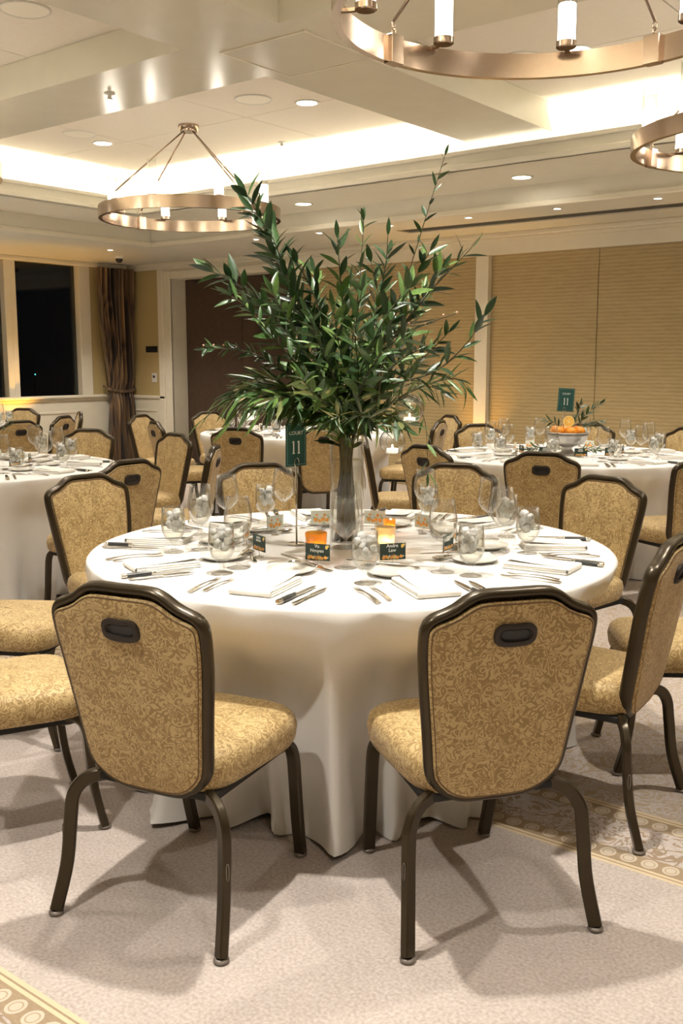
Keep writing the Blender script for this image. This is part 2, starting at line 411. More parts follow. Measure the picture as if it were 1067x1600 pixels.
# stepped moulding on the lip face
for a in ((TX0, TX1, TY1 - .03, TY1), (TX0, TX1, TY0, TY0 + .03), (TX0, TX0 + .03, TY0, TY1), (TX1 - .03, TX1, TY0, TY1)):
    cpart('moulding', 'ceil', *a, S1, S1 + .045, bev=0.008)
for a in ((TX0, TX1, TY1 - .018, TY1), (TX0, TX1, TY0, TY0 + .018), (TX0, TX0 + .018, TY0, TY1), (TX1 - .018, TX1, TY0, TY1)):
    cpart('moulding', 'ceil', *a, ZL - .035, ZL, bev=0.006)
# fascia mouldings between main level and perimeter soffit
cpart('moulding', 'trim', FX, WR, FY - .025, FY, S0, S0 + .05, bev=.008); cpart('moulding', 'trim', FX, FX + .025, WF, FY, S0, S0 + .05, bev=.008)
# beams
BX0, BX1, BY0, BY1 = -4.30, -3.60, 4.05, 4.72
cpart('beam', 'beam', BX0, BX1, TY0, BY0, ZB, S2); cpart('beam', 'beam', BX0, BX1, BY1, TY1, ZB, S2)
cpart('beam', 'beam', TX0, TX1, BY0, BY1, ZB, S2)
ap = cpart('access_panel', 'beam', -4.165, -3.565, 4.215, 4.80, ZB - .006, ZB, bev=.002)
link('panel_frame', MB().box(-4.175, -4.165, 4.205, 4.81, ZB - .009, ZB).box(-3.565, -3.555, 4.205, 4.81, ZB - .009, ZB).box(-4.165, -3.565, 4.205, 4.215, ZB - .009, ZB).box(-4.165, -3.565, 4.80, 4.81, ZB - .009, ZB).mesh('panel_frame', 'trim', False), ap)
# coffer ceiling panels with open joints
def coffer(x0, x1, y0, y1, nx, ny):
    gx, gy = (x1 - x0) / nx, (y1 - y0) / ny
    for i in range(nx):
        for j in range(ny):
            cpart('ceiling_panel', 'tile', x0 + i * gx + .003, x0 + (i + 1) * gx - .003, y0 + j * gy + .003, y0 + (j + 1) * gy - .003, S2, S2 + .02)
coffer(TX0 - CV, BX0, BY1, TY1 + CV, 3, 2); coffer(BX1, TX1 + CV, BY1, TY1 + CV, 3, 2)
coffer(TX0 - CV, BX0, TY0 - CV, BY0, 3, 2); coffer(BX1, TX1 + CV, TY0 - CV, BY0, 3, 2)
# led strips on the cove shelf
i_led = 0
for a in ((TX0, TX1, TY1 + .10, TY1 + .13), (TX0, TX1, TY0 - .13, TY0 - .10), (TX0 - .13, TX0 - .10, TY0, TY1), (TX1 + .10, TX1 + .13, BY1, TY1)):
    o = link('led_strip', box_mesh('led_strip', 'led', *a, S1 + .03, S1 + .05), ceiling)

# ---- walls
def wall_box(name, mat, *b): return struct(name, box_mesh(name, mat, *b))
wall_right = wall_box('wall_right', 'paper_wall', WR, WR + .15, WF, WB, 0, 3.42)
wall_front = wall_box('wall_front', 'paper_wall', WL - .15, WR + .15, WF - .15, WF, 0, 3.42)
# back wall: solid behind everything, with header, piers and recessed portals
wall_back = struct('wall_back', box_mesh('wall_back', 'trim', WL - .3, WR + .3, WB + .32, WB + .5, 0, 3.42))
ZH = 2.53                                                       # head of the portals
def wpart(name, mat, *b, bev=0.0, parent=None): return link(name, box_mesh(name, mat, *b, bev=bev), parent or wall_back)
PX = [(-10.40, -8.24), (-8.10, -5.61), (-5.46, 0.6)]            # portals along X
wpart('header', 'trim', -10.60, WR, WB, WB + .32, ZH, 3.0)
wpart('pier', 'trim', -10.60, -10.40, WB, WB + .32, 0, ZH); wpart('pier', 'paper_wall', WL, -10.60, WB, WB + .32, 0, S0 - .085); wpart('pier', 'trim', -8.24, -8.10, WB, WB + .32, 0, ZH)
wpart('pier', 'trim', -5.61, -5.46, WB - .02, WB + .32, 0, ZH); wpart('pier', 'trim', 0.6, WR, WB, WB + .32, 0, ZH)
# gold panels in the two wide portals, seams every 1.27 m
for (x0, x1), mtl in zip(PX[1:], ('gold_wall', 'gold_wall')):
    n = max(1, round((x1 - x0) / 1.27)); g = (x1 - x0) / n
    for i in range(n):
        wpart('gold_panel', mtl, x0 + i * g + .003, x0 + (i + 1) * g - .003, WB + .05, WB + .09, 0.0, ZH, bev=.003)
# crown under the soffit and flat band above the portals
wpart('crown', 'trim', WL, WR, WB - .05, WB, S0 - .05, S0, bev=.012); wpart('crown', 'trim', WL, WR, WB - .025, WB, S0 - .085, S0 - .05, bev=.006)
# casing of the dark door
wpart('casing', 'trim', -10.66, -10.55, WB - .035, WB, 0, S0 - .085, bev=.008); wpart('casing', 'trim', -10.55, -10.40, WB - .02, WB, 0, ZH + .1, bev=.006)
wpart('casing', 'trim', -10.40, -8.10, WB - .02, WB, ZH, ZH + .10, bev=.006); wpart('casing', 'trim', -10.43, -10.40, WB - .035, WB, 0, ZH, bev=.006)
# wainscot left of the door: rail and framed panel
wpart('chair_rail', 'trim', WL, -10.55, WB - .035, WB, .90, .945, bev=.010); wpart('wainscot', 'trim', WL, -10.66, WB - .012, WB, 0, .90)
for b in ((-11.25, -10.72, .72, .75), (-11.25, -10.72, .20, .23), (-11.25, -11.22, .23, .72), (-10.75, -10.72, .23, .72)):
    wpart('panel_moulding', 'trim', b[0], b[1], WB - .026, WB - .012, b[2], b[3], bev=.005)
d1 = struct('door_1', box_mesh('door_1', 'door', -10.40, -8.24, WB + .26, WB + .30, 0.005, ZH))
link('door_leaf', box_mesh('door_leaf', 'door', -10.38, -9.325, WB + .245, WB + .26, 0.01, ZH - .01, bev=.003), d1)
link('door_leaf', box_mesh('door_leaf', 'door', -9.315, -8.26, WB + .245, WB + .26, 0.01, ZH - .01, bev=.003), d1)
struct('baseboard_back', box_mesh('baseboard_back', 'trim', WL, -10.66, WB - .03, WB - .012, 0, .14, bev=.006))

# left wall: wainscot, sill, mullions, panes, bulkhead
wall_left = struct('wall_left', MB().box(WL - .15, WL, WF, WB, 0, .93).box(WL - .15, WL, WF, WB, 2.70, 3.42).box(WL - .15, WL, 8.83, WB, .93, 2.70).mesh('wall_left', 'trim', False))
link('wall_paper', box_mesh('wall_paper', 'paper_wall', WL, WL + .006, 8.84, WB, .95, 2.70), wall_left)
def lpart(name, mat, *b, bev=0.0): return link(name, box_mesh(name, mat, *b, bev=bev), wall_left)
lpart('sill', 'trim', WL, WL + .06, WF, 9.40, .925, .965, bev=.010)
lpart('sill_moulding', 'trim', WL, WL + .03, WF, 9.40, .89, .925, bev=.008)
for y0 in [8.62 - 1.15 * k for k in range(9)]:
    for b in ((y0 - .95, y0, .72, .75), (y0 - .95, y0, .18, .21), (y0 - .95, y0 - .92, .21, .72), (y0 - .03, y0, .21, .72)):
        lpart('panel_moulding', 'trim', WL, WL + .014, b[0], b[1], b[2], b[3], bev=.005)
lpart('bulkhead', 'trim', WL, WL + .10, WF, WB - .05, 2.695, S0, bev=.012)
struct('baseboard_left', box_mesh('baseboard_left', 'trim', WL, WL + .018, WF, WB - .03, 0, .14, bev=.006))
edges = [8.646, 7.673, 7.495, 6.52, 6.34, 5.37, 5.19, 4.22]
for i in range(4):
    y1, y0 = edges[2 * i], edges[2 * i + 1]
    wd = struct('window_%d' % (i + 1), box_mesh('window', 'pane', WL - .09, WL - .08, y0, y1, .95, 2.70))
    link('jamb', box_mesh('jamb', 'trim', WL - .15, WL + (.012 if i else .02), y0 - .178, y0 - .085, .95, 2.70, bev=.006), wd)
    link('jamb', box_mesh('jamb', 'trim', WL - .15, WL + .002, y0 - .085, y0, .95, 2.70, bev=.004), wd)
    if i == 0: link('jamb', box_mesh('jamb', 'trim', WL - .15, WL + .02, y1, 8.83, .95, 2.70, bev=.006), wd)
lpart('window_end', 'trim', WL - .15, WL, WF, 4.04, .95, 2.70)

# ---- curtain at the end of the window wall
def curtain():
    m = MB(); nz, nu = 40, 110; loops = []
    for k in range(nz + 1):
        z = 0.015 + (2.685 - 0.015) * k / nz
        t = (z - 1.0) / 1.69
        if z > 1.0: y0 = 9.00 - 0.17 * min(1, t * 1.25) ** 0.8; amp = 0.030 + 0.050 * max(0, t)
        else: y0 = 9.00 - 0.04 * min(1, (1.0 - z) * 2); amp = 0.030 + 0.035 * min(1, (1 - z))
        y1 = 9.43 - 0.01 * cos(z)
        pin = math.exp(-((z - 1.02) / 0.10) ** 2)
        amp *= 1 - 0.45 * pin
        row = []
        for i in range(nu + 1):
            s = i / nu
            f = sin(s * 2 * pi * 8.0 + 0.9 * sin(s * 9 + z * 0.7)) + 0.45 * sin(s * 2 * pi * 17 + 1.3 + z)
            row.append((WL + 0.15 + amp * f + 0.03 * (1 - pin), y0 + (y1 - y0) * s + 0.012 * sin(s * 40 + z * 2), z))
        loops.append(row)
    m.loft(loops, closed=False)
    loops2 = [[(p[0] - 0.006, p[1], p[2]) for p in r] for r in loops]
    m.loft([list(reversed(r)) for r in loops2], closed=False)
    c = link('curtain', None, None, (WL + .1, 9.2, 0)); tag(c, 'striped bronze satin curtain tied back beside the dark windows', 'curtain')
    a = link('curtain_panel', m.mesh('curtain_panel', 'curtain'), c, (-WL - .1, -9.2, 0))
    t = MB().sweep(catmull([(WL + .06, 9.44, 1.10), (WL + .17, 9.43, 1.03), (WL + .185, 9.22, 1.0), (WL + .17, 9.00, 1.03), (WL + .05, 8.98, 1.08)], 8), 0.020, 8)
    link('tieback', t.mesh('tieback', 'curtain'), c, (-WL - .1, -9.2, 0))
curtain()

# ---- small wall and ceiling things
def thing_box(name, mat, b, label, cat, group=None, bev=.003):
    cx, cy, z0 = (b[0] + b[1]) / 2, (b[2] + b[3]) / 2, b[4]
    o = link(name, box_mesh(name, mat, b[0] - cx, b[1] - cx, b[2] - cy, b[3] - cy, 0, b[5] - z0, bev=bev), None, (cx, cy, z0))
    return tag(o, label, cat, group)
thing_box('wall_sign', 'black', (-10.95, -10.71, WB - .013, WB + .0, 1.545, 1.63), 'small black plate on the wall beside the door casing', 'sign')
sw = thing_box('light_switch', 'switch', (-10.84, -10.735, WB - .012, WB + .0, 1.13, 1.26), 'white wall switch plate under the black plate', 'switch')
link('sensor', MB().lathe([(.018, 0), (.018, .008), (.0, .010)], 14, cap0=True).mesh('sensor', 'black'), sw, (0, -.006, .078), (pi / 2, 0, 0))

def downlight(x, y, z, watt, r=0.075, label='recessed ceiling downlight with a bright lens', group='ceiling downlights', size=104, radius=.045, blend=.7):
    o = link('downlight', None, None, (x, y, z))
    link('trim_ring', MB().lathe([(r * 1.25, 0), (r * 1.25, -.006), (r * 1.05, -.010), (r, -.004), (r * .98, -.001)], 28).mesh('trim_ring', 'switch'), o)
    link('lens', MB().lathe([(r * .98, -.003), (.0, -.003)], 28).mesh('lens', 'lamp_disc'), o)
    tag(o, label, 'downlight', group)
    if watt: spot(x, y, z - .012, watt, size, blend, radius=radius)
    return o
# coffer lamps seen or implied by the regular grid
for (x, y) in ((-7.38, 5.95), (-5.05, 6.0), (-2.90, 6.05), (-0.55, 5.95)):
    downlight(x, y, S2, DL_W, label='large downlight in a coffer panel beyond the crossing beam', group='coffer downlights of the far row')
for (x, y) in ((-7.38, 3.29), (-5.05, 3.29), (-2.85, 3.29), (-0.55, 3.29)):
    downlight(x, y, S2, DL_W, label='large downlight in a coffer panel of the near row', group='coffer downlights of the near row')
downlight(-1.76, 1.95, S2, DL_W * 1.9, label='strong downlight in the coffer above the two turned chairs', group=None)
for (x, y) in ((-6.5, 7.66), (-4.15, 7.70), (-1.8, 7.70), (0.6, 7.70), (-8.8, 4.4), (-8.8, 2.0)):
    downlight(x, y, S1, DL_W * .7, label='downlight in the flat ceiling band beside the lit cove', group='downlights of the ceiling band')
for (x, y) in ((-6.5, 0.6), (-4.15, 0.5), (-1.85, 0.45), (0.6, 0.6), (2.4, 2.4), (2.4, 5.0), (1.8, -1.2), (-1.5, -1.6)):
    downlight(x, y, S1, DL_W, label='downlight in the flat ceiling near the room front', group='downlights near the room front')
for x in (-7.7, -6.8, -5.9, -5.0, -4.1, -3.2, -2.3):
    downlight(x, 8.27, S0, 22, .034, 'tiny accent lamp in the low soffit before the gold wall', 'accent lamps of the low soffit', 105, .03)
for y, wt in ((7.96, 95), (5.2, 80), (4.0, 60)):  # the nearer two, out of view, are added to brighten the window corner
    downlight(-9.8, y, S0, wt, .034, 'tiny accent lamp in the low soffit by the dark windows', 'accent lamps of the window soffit', 120, .03)
def speaker(x, y, z, r=.14):
    o = link('ceiling_speaker', None, None, (x, y, z))
    link('rim', MB().lathe([(r, 0), (r, -.008), (r * .95, -.012), (r * .92, -.006)], 32).mesh('rim', 'switch'), o)
    link('grille', MB().lathe([(r * .93, -.006), (r * .5, -.010), (0.0, -.011)], 32).mesh('grille', 'speaker'), o)
    return tag(o, 'round white speaker grille set in the ceiling', 'speaker', 'ceiling speakers')
for p in ((-4.98, 3.51, S2), (-5.30, 5.68, S2), (-7.25, 5.6, S2), (-3.25, 6.0, S2)): speaker(*p)
for p in ((-5.35, 4.38, ZB), (-6.1, 6.9, S2)):
    o = link('sprinkler', MB().lathe([(.035, 0), (.035, -.006), (.012, -.010), (.012, -.03), (.02, -.034), (0.0, -.036)], 16).mesh('sprinkler', 'switch'), None, p)
    tag(o, 'small round sprinkler head on the ceiling', 'sprinkler', 'ceiling sprinklers')
o = link('security_camera', None, None, (-10.3, 8.5, S0))
link('mount', MB().lathe([(.055, 0), (.055, -.03), (.045, -.035)], 20).mesh('mount', 'switch'), o)
link('dome', MB().lathe([(.046, -.033), (.044, -.055), (.033, -.075), (.015, -.086), (0, -.088)], 20).mesh('dome', 'black'), o)
tag(o, 'dark dome security camera on the soffit above the curtain', 'camera')

# amber uplights standing at the foot of the walls
def uplight(x, y, label, watt=30, tilt=(0, 0)):
    o = link('uplight', None, None, (x, y, 0))
    link('housing', MB().lathe([(.07, 0), (.07, .14), (.062, .15), (.058, .13)], 20, cap0=True).mesh('housing', 'black'), o)
    link('lens', MB().lathe([(.058, .132), (0, .132)], 20).mesh('lens', emissive('amber_lens', (1, .5, .06), 3)), o)
    tag(o, label, 'uplight')
    s = spot(x, y, .16, watt, 70, .8, (1, .5, .05), pi + tilt[0], 0); s.rotation_euler = (pi + tilt[0], tilt[1], 0)
uplight(-5.54, WB - .16, 'amber uplight on the floor at the white pier', 34)
uplight(WL + .30, 7.55, 'amber uplight on the floor under the dark windows', 55)
uplight(-1.9, WB - .16, 'amber uplight on the floor along the gold panels', 24)

# ================================================================== CHANDELIERS
def chandelier_parts():
    R, z0, hb = 0.75, 0.0, 0.095
    parts = []
    ring = MB(); n = 96
    prof = [(R, 0), (R, hb), (R - .03, hb), (R - .03, 0), (R, 0)]
    ring.loft([[(r * cos(2 * pi * i / n), r * sin(2 * pi * i / n), z) for i in range(n)] for r, z in prof])
    return ring.mesh('ring', 'brass', True, 30)
ring_me = chandelier_parts()
cup_me = MB().lathe([(0, 0), (.036, 0), (.041, .004), (.041, .026), (.036, .028), (0, .028)], 24).mesh('candle_cup', 'brass', True, 35)
frost_me = MB().lathe([(.0, .029), (.0355, .029), (.0355, .165), (.033, .168), (0, .168)], 24).mesh('frosted_glass', 'frosted', True, 40)
tube_me = MB().lathe([(.039, .028), (.039, .29), (.0375, .29), (.0375, .030)], 24).mesh('glass_tube', 'glass', True, 40)
arm_me = MB().box(-.012, .045, -.01, .01, .004, .016).mesh('arm', 'brass', False)
brk_me = MB().bevbox(-.038, .008, -.034, .034, -.006, .101, b=.002).mesh('bracket', 'brass', False)
def chandelier(x, y, zr, zc, phase, label):
    o = link('chandelier', None, None, (x, y, zr)); tag(o, label, 'chandelier', 'ring chandeliers')
    link('ring', ring_me, o)
    H = zc - zr
    link('canopy', MB().lathe([(.085, H), (.085, H - .012), (.075, H - .05), (.070, H - .055), (0, H - .055)], 28).mesh('canopy', 'brass', True, 35), o)
    for k in range(4):
        a = phase + rad(-45 + 90 * k)
        b = link('bracket', brk_me, o, (.735 * cos(a), .735 * sin(a), 0), (0, 0, a))
        p0 = Vector((.055 * cos(a), .055 * sin(a), H - .055)); p1 = Vector((.722 * cos(a), .722 * sin(a), .155))
        link('rod', MB().sweep([p0, p1], .0065, 8).mesh('rod', 'brass'), o)
        lm = MB()
        for q, zz in ((0, .137), (1, .117)):
            c = Vector((.722 * cos(a), .722 * sin(a), zz)); ax = Vector((cos(a), sin(a), 0)) if q else Vector((-sin(a), cos(a), 0))
            lm.sweep([c + ax * (.010 * cos(t)) + Vector((0, 0, .017 * sin(t))) for t in [2 * pi * i / 14 for i in range(14)]], .0026, 6, closed=True)
        link('link', lm.mesh('link', 'brass'), o)
    for k in range(8):
        a = phase + rad(-17 + 45 * k)
        c = link('candle_lamp', cup_me, o, (.655 * cos(a), .655 * sin(a), .088), (0, 0, a))
        link('frosted_glass', frost_me, c); link('glass_tube', tube_me, c); link('arm', arm_me, c, (.035, 0, -.002))
def uwp(u, w_): return (w_, u)
NEAR = YAW - pi / 2      # world angle of the direction towards the camera plane
for (x, y, lb) in ((-6.29, 5.96, 'bronze ring chandelier hanging between the cove and the tall branches'),
                   (-1.68, 3.29, 'large bronze ring chandelier over the vase table'),
                   (-1.68, 5.97, 'bronze ring chandelier hanging before the gold wall'),
                   (-6.29, 3.29, 'bronze ring chandelier hanging over the table near the windows')):
    chandelier(x, y, 2.58, S2, NEAR, lb)

# ================================================================== CHAIRS
def back_y(z): # lean of the chair back
    t = (z - .40)
    return -.205 - .165 * max(0, t) + .35 * max(0, -t) - .05 * max(0, z - .70)
half0 = [(0, .89), (.055, .8905), (.095, .888), (.125, .876), (.152, .858), (.182, .845), (.208, .836), (.224, .822), (.229, .800), (.226, .745), (.216, .66), (.203, .57),
        (.192, .49), (.186, .445), (.176, .415), (.150, .386), (.118, .364), (.085, .353), (.045, .350)]
half = [(x * .93, z) for x, z in half0]
outl = half + [(0, .350)] + [(-x, z) for x, z in reversed(half[1:])]
outl2 = [(p.x, p.y) for p in catmull([(x, z, 0) for x, z in outl], 2, True)]
def off_outline(d):
    n = len(outl2); r = []
    for i in range(n):
        a, b = Vector(outl2[i - 1]), Vector(outl2[(i + 1) % n]); t = (b - a).normalized(); nn = Vector((t.y, -t.x))
        p = Vector(outl2[i]); r.append((p.x - nn.x * d * -1, p.y - nn.y * d * -1))
    # make sure positive d goes inwards
    if abs(r[3][1]) > abs(outl2[3][1]) and d > 0: r = [(2 * o[0] - q[0], 2 * o[1] - q[1]) for o, q in zip(outl2, r)]
    return r
def pad(sign, depth, z_c=.62):
    m = MB(); loops = []
    ins = off_outline(.004 if sign < 0 else .011)
    if sign < 0: ins = [(x, z - .014 * max(0, (z - .7) / .19)) for x, z in ins]
    for sc_, dd in ((1.0, .002), (1.0, .6 * depth), (.982, .85 * depth), (.93, depth), (.72, depth * 1.12), (.35, depth * 1.18), (.06, depth * 1.2)):
        loops.append([(x * sc_, back_y(z_c + (z - z_c) * sc_) + sign * dd, z_c + (z - z_c) * sc_) for x, z in ins])
    if sign > 0: loops = [list(reversed(l)) for l in loops]
    m.loft(loops, False, True); return m
def rail_sect(): return [(1.0 * cos(2 * pi * i / 10) * .013, 1.0 * sin(2 * pi * i / 10) * .021) for i in range(10)]
frame_me = MB().sweep([(x, back_y(z) + .013, z) for x, z in outl2], 1.0, sect=rail_sect(), up=(0, 1, 0), closed=True).mesh('back_frame', 'bronze')
padB_me = pad(-1, .017).mesh('back_panel', 'fabric'); padF_me = pad(1, .031).mesh('backrest', 'fabric')
pin = off_outline(.016); pinB = [(x, z - .014 * max(0, (z - .7) / .19)) for x, z in off_outline(.010)]
pipeB_me = MB().sweep([(x, back_y(z) - .0130, z) for x, z in pinB], .0028, 6, closed=True).mesh('piping', 'piping')
pipeF_me = MB().sweep([(x, back_y(z) + .0275, z) for x, z in pin], .0028, 6, closed=True).mesh('piping', 'piping')
def handle_mesh():
    m = MB(); n = 28
    def lp(a, b, y, dip=.0):
        r = []
        for i in range(n):
            t = 2 * pi * i / n; c, s_ = cos(t), sin(t)
            x = a * math.copysign(abs(c) ** .6, c); z = b * math.copysign(abs(s_) ** .75, s_)
            if s_ > 0: z -= dip * math.exp(-(x / (a * .45)) ** 2)
            r.append((x, y + back_y(.792 + z) - .0, .792 + z))
        return r
    m.loft([lp(.054, .031, -.016, .005), lp(.053, .030, -.027, .005), lp(.049, .026, -.030, .005), lp(.041, .0175, -.029, .003), lp(.038, .015, -.022, .003), lp(.034, .012, -.0205, .002)], False, True)
    rc = MB().loft([lp(.036, .0135, -.0225, .003), lp(.034, .012, -.0210, .002)], False, True)  # black floor stands in for the dark depth of an uncut hole
    return m.mesh('handle', 'grip', True, 50), rc.mesh('grip_recess', 'black', False)
handle_me, recess_me = handle_mesh()
def seat_mesh():
    m = MB(); n = 48
    def lp(ins, z, bul=0):
        r = []
        for i in range(n):
            t = 2 * pi * i / n; c, s_ = cos(t), sin(t)
            e = .42
            x = math.copysign(abs(c) ** e, c); y = math.copysign(abs(s_) ** e, s_)
            hw = .212 + .014 * y
            yy = .012 + y * .230 + (.012 * (1 - x * x) if y > 0 else 0)
            r.append((x * (hw - ins), yy - y * ins, z + bul * (1 - .5 * (abs(x) ** 2 + abs(y) ** 2))))
        return r
    m.loft([lp(.030, .372), lp(.008, .376), lp(.0, .392), lp(-.004, .425), lp(.002, .452), lp(.016, .466), lp(.040, .474), lp(.10, .480), lp(.17, .483), lp(.205, .484)], True, True)
    return m.mesh('seat', 'fabric')
seat_me = seat_mesh()
sframe_me = MB().bevbox(-.185, .185, -.195, .215, .352, .374, b=.004).mesh('seat_frame', 'under', False)
def leg_sect(w_, d_):
    a, b, e = w_ / 2, d_ / 2, .004
    return [(-a, -b + e), (-a + e, -b), (a - e, -b), (a, -b + e), (a, b - e), (a - e, b), (-a + e, b), (-a, b - e)]
def leg(path, up):
    return MB().sweep(catmull(path, 6), 1.0, sect=leg_sect(.034, .024), up=up).mesh('leg', 'bronze', True, 40)
legs = []
for s in (-1, 1):
    legs.append((leg([(s * .172, .150, .366), (s * .179, .195, .360), (s * .185, .216, .325), (s * .187, .225, .24), (s * .186, .240, .12), (s * .182, .265, .012)], (0, 1, 0)), (s * .182, .266, 0), None))
    legs.append((leg([(s * .09, -.135, .362), (s * .155, -.178, .364), (s * .200, -.205, .350), (s * .226, -.221, .312), (s * .233, -.228, .25), (s * .238, -.243, .13), (s * .250, -.278, .012)], (s * .5, .85, 0)), (s * .2505, -.279, 0),
                 (s * .2345 + s * .0150, -.2330 - .0090, .21)))
glide_me = MB().lathe([(.013, .012), (.019, .009), (.020, .004), (.015, 0), (0, 0)], 14).mesh('foot_cap', 'glide')
boot_me = MB().lathe([(.020, .012), (.0215, .016), (.0215, .034), (.019, .038)], 8).mesh('foot_boot', 'bronze')
def pill():
    m = MB(); pts = []
    for i in range(20):
        t = 2 * pi * i / 20; pts.append((.0035 * cos(t), 0, .022 * math.copysign(abs(sin(t)) ** .6, sin(t))))
    return m.sweep(pts, .0013, 5, closed=True).mesh('stacking_bumper', 'glide')
pill_me = pill()
def chair(x, y, tx, ty, label, group, turn=0.0, cat='chair'):
    """x,y seat centre in the camera frame; faces the point tx,ty"""
    p = P(x, y); q = P(tx, ty); d = q - p
    rz = math.atan2(-d.x, d.y) + rad(turn)
    o = link('banquet_chair', None, None, p, (0, 0, rz)); tag(o, label, cat, group)
    link('seat', seat_me, o); link('seat_frame', sframe_me, o); link('back_frame', frame_me, o)
    b = link('back_panel', padB_me, o); link('piping', pipeB_me, b)
    f = link('backrest', padF_me, o); link('piping', pipeF_me, f)
    hd = tag(link('handle', handle_me, o), 'black oval grip recess'); link('grip_recess', recess_me, hd)
    for me, g, bp in legs:
        l = link('leg', me, o); link('foot_cap', glide_me, l, g)
        if bp: link('stacking_bumper', pill_me, l, bp, (0, 0, math.atan2(-.857 * (1 if bp[0] > 0 else -1), -.514)))
    return o

CHAIRS_AT = {1: [], 2: [], 3: [], 4: [], 5: []}
TAB = {1: (.035, 3.52), 2: (-2.36, 6.28), 3: (1.62, 7.10), 4: (-.40, 9.40), 5: (-4.0, 10.0)}
def polar(t, ang, d): return (TAB[t][0] + d * cos(rad(ang)), TAB[t][1] + d * sin(rad(ang)))
# table with the tall branches: angle, distance of seat centre
C1 = [(-73.6, 1.03, 'gold scroll-patterned chair with its back turned, before the lit clear votive', -1),
      (-114, 1.06, 'gold scroll-patterned chair with its back turned, before the gold votive and sign stand', -1),
      (-151, 1.24, 'gold patterned chair pulled well out beside the chair facing the gold votive', 0),
      (171, 1.33, 'gold patterned chair pulled out between two chairs on the window side of the vase table', 0),
      (138.5, 1.36, 'gold patterned chair at the vase table facing away from the window table', 0),
      (106, 1.40, 'gold patterned chair behind the table sign stand, pushed to the vase table', 0),
      (71, 1.42, 'gold patterned chair behind the hanging glass globes at the vase table', 0),
      (41, 1.28, 'gold patterned chair at the vase table, backing onto the orange bowl table', 0),
      (-3, 1.20, 'gold patterned chair pulled out between two chairs on the border carpet', 0),
      (-30.5, .85, 'gold patterned chair pushed in deep, standing on the border carpet', -2)]
for a, d, lb, tn in C1:
    CHAIRS_AT[1].append((a, d)); x, y = polar(1, a, d); chair(x, y, TAB[1][0], TAB[1][1], lb, 'chairs around the vase table', tn)
def chair_at(t, bx, by, label, group, turn=0.0):
    """bx,by: where the top of the back stands"""
    tx, ty = TAB[t]; d = math.hypot(tx - bx, ty - by); k = .275 / d
    CHAIRS_AT[t].append((math.degrees(math.atan2(by - ty, bx - tx)), d - .275))
    chair(bx + (tx - bx) * k, by + (ty - by) * k, tx, ty, label, group, turn)
G2, G3, G4, G5 = 'chairs around the window table', 'chairs around the orange bowl table', 'chairs around the table by the brown door', 'chairs around the far window table'
chair_at(2, -1.14, 5.33, 'gold patterned chair with its back turned at the window table, beside the vase table', G2)
chair_at(2, -.80, 6.25, 'gold patterned chair turned sideways to the window table, nearest the sign stand', G2)
chair_at(2, -1.22, 7.32, 'gold patterned chair at the window table, backing onto the brown door table', G2)
chair_at(2, -1.97, 7.78, 'gold patterned chair at the window table in front of the curtain', G2)
chair_at(3, 1.17, 5.80, 'gold patterned chair with its back turned in front of the orange bowl', G3)
chair_at(3, 2.03, 5.62, 'gold patterned chair with its back turned at the far end of the orange bowl table', G3, 8)
chair_at(3, .52, 6.30, 'gold patterned chair with its back turned below the hanging globes', G3, 4)
chair_at(3, .17, 7.12, 'gold patterned chair seen edge-on beside the glass vase', G3)
chair_at(3, 1.15, 8.42, 'gold patterned chair at the orange bowl table before the white pier', G3)
chair_at(3, 2.10, 8.48, 'gold patterned chair behind the bowl of oranges', G3)
chair_at(3, 2.78, 7.95, 'gold patterned chair before the gold wall at the orange bowl table', G3)
chair_at(4, -.84, 7.95, 'gold patterned chair with its back turned before the brown door table', G4)
chair_at(4, -.18, 8.06, 'gold patterned chair with its back turned behind the glass vase', G4, 8)
chair_at(4, -1.64, 8.80, 'gold patterned chair with its back turned beside the wainscot, at the brown door table', G4)
chair_at(4, -2.00, 9.85, 'gold patterned chair seen from its side by the door casing', G4, -8)
chair_at(4, -1.40, 10.50, 'gold patterned chair facing out in front of the brown door', G4)
chair_at(4, .88, 8.92, 'gold patterned chair with its back turned behind the hanging globes', G4)
chair_at(4, 1.08, 9.75, 'gold patterned chair seen edge-on before the gold panels', G4, 10)
chair_at(5, -2.87, 8.90, 'gold patterned chair with its back turned behind the window table', G5)
chair_at(5, -2.70, 9.70, 'gold patterned chair with its back turned at the far window table, beside the curtain', G5)
chair_at(5, -2.74, 10.45, 'gold patterned chair facing out at the far window table, next to the curtain', G5)
chair_at(5, -3.58, 11.25, 'gold patterned chair under the window sill at the far window table', G5)

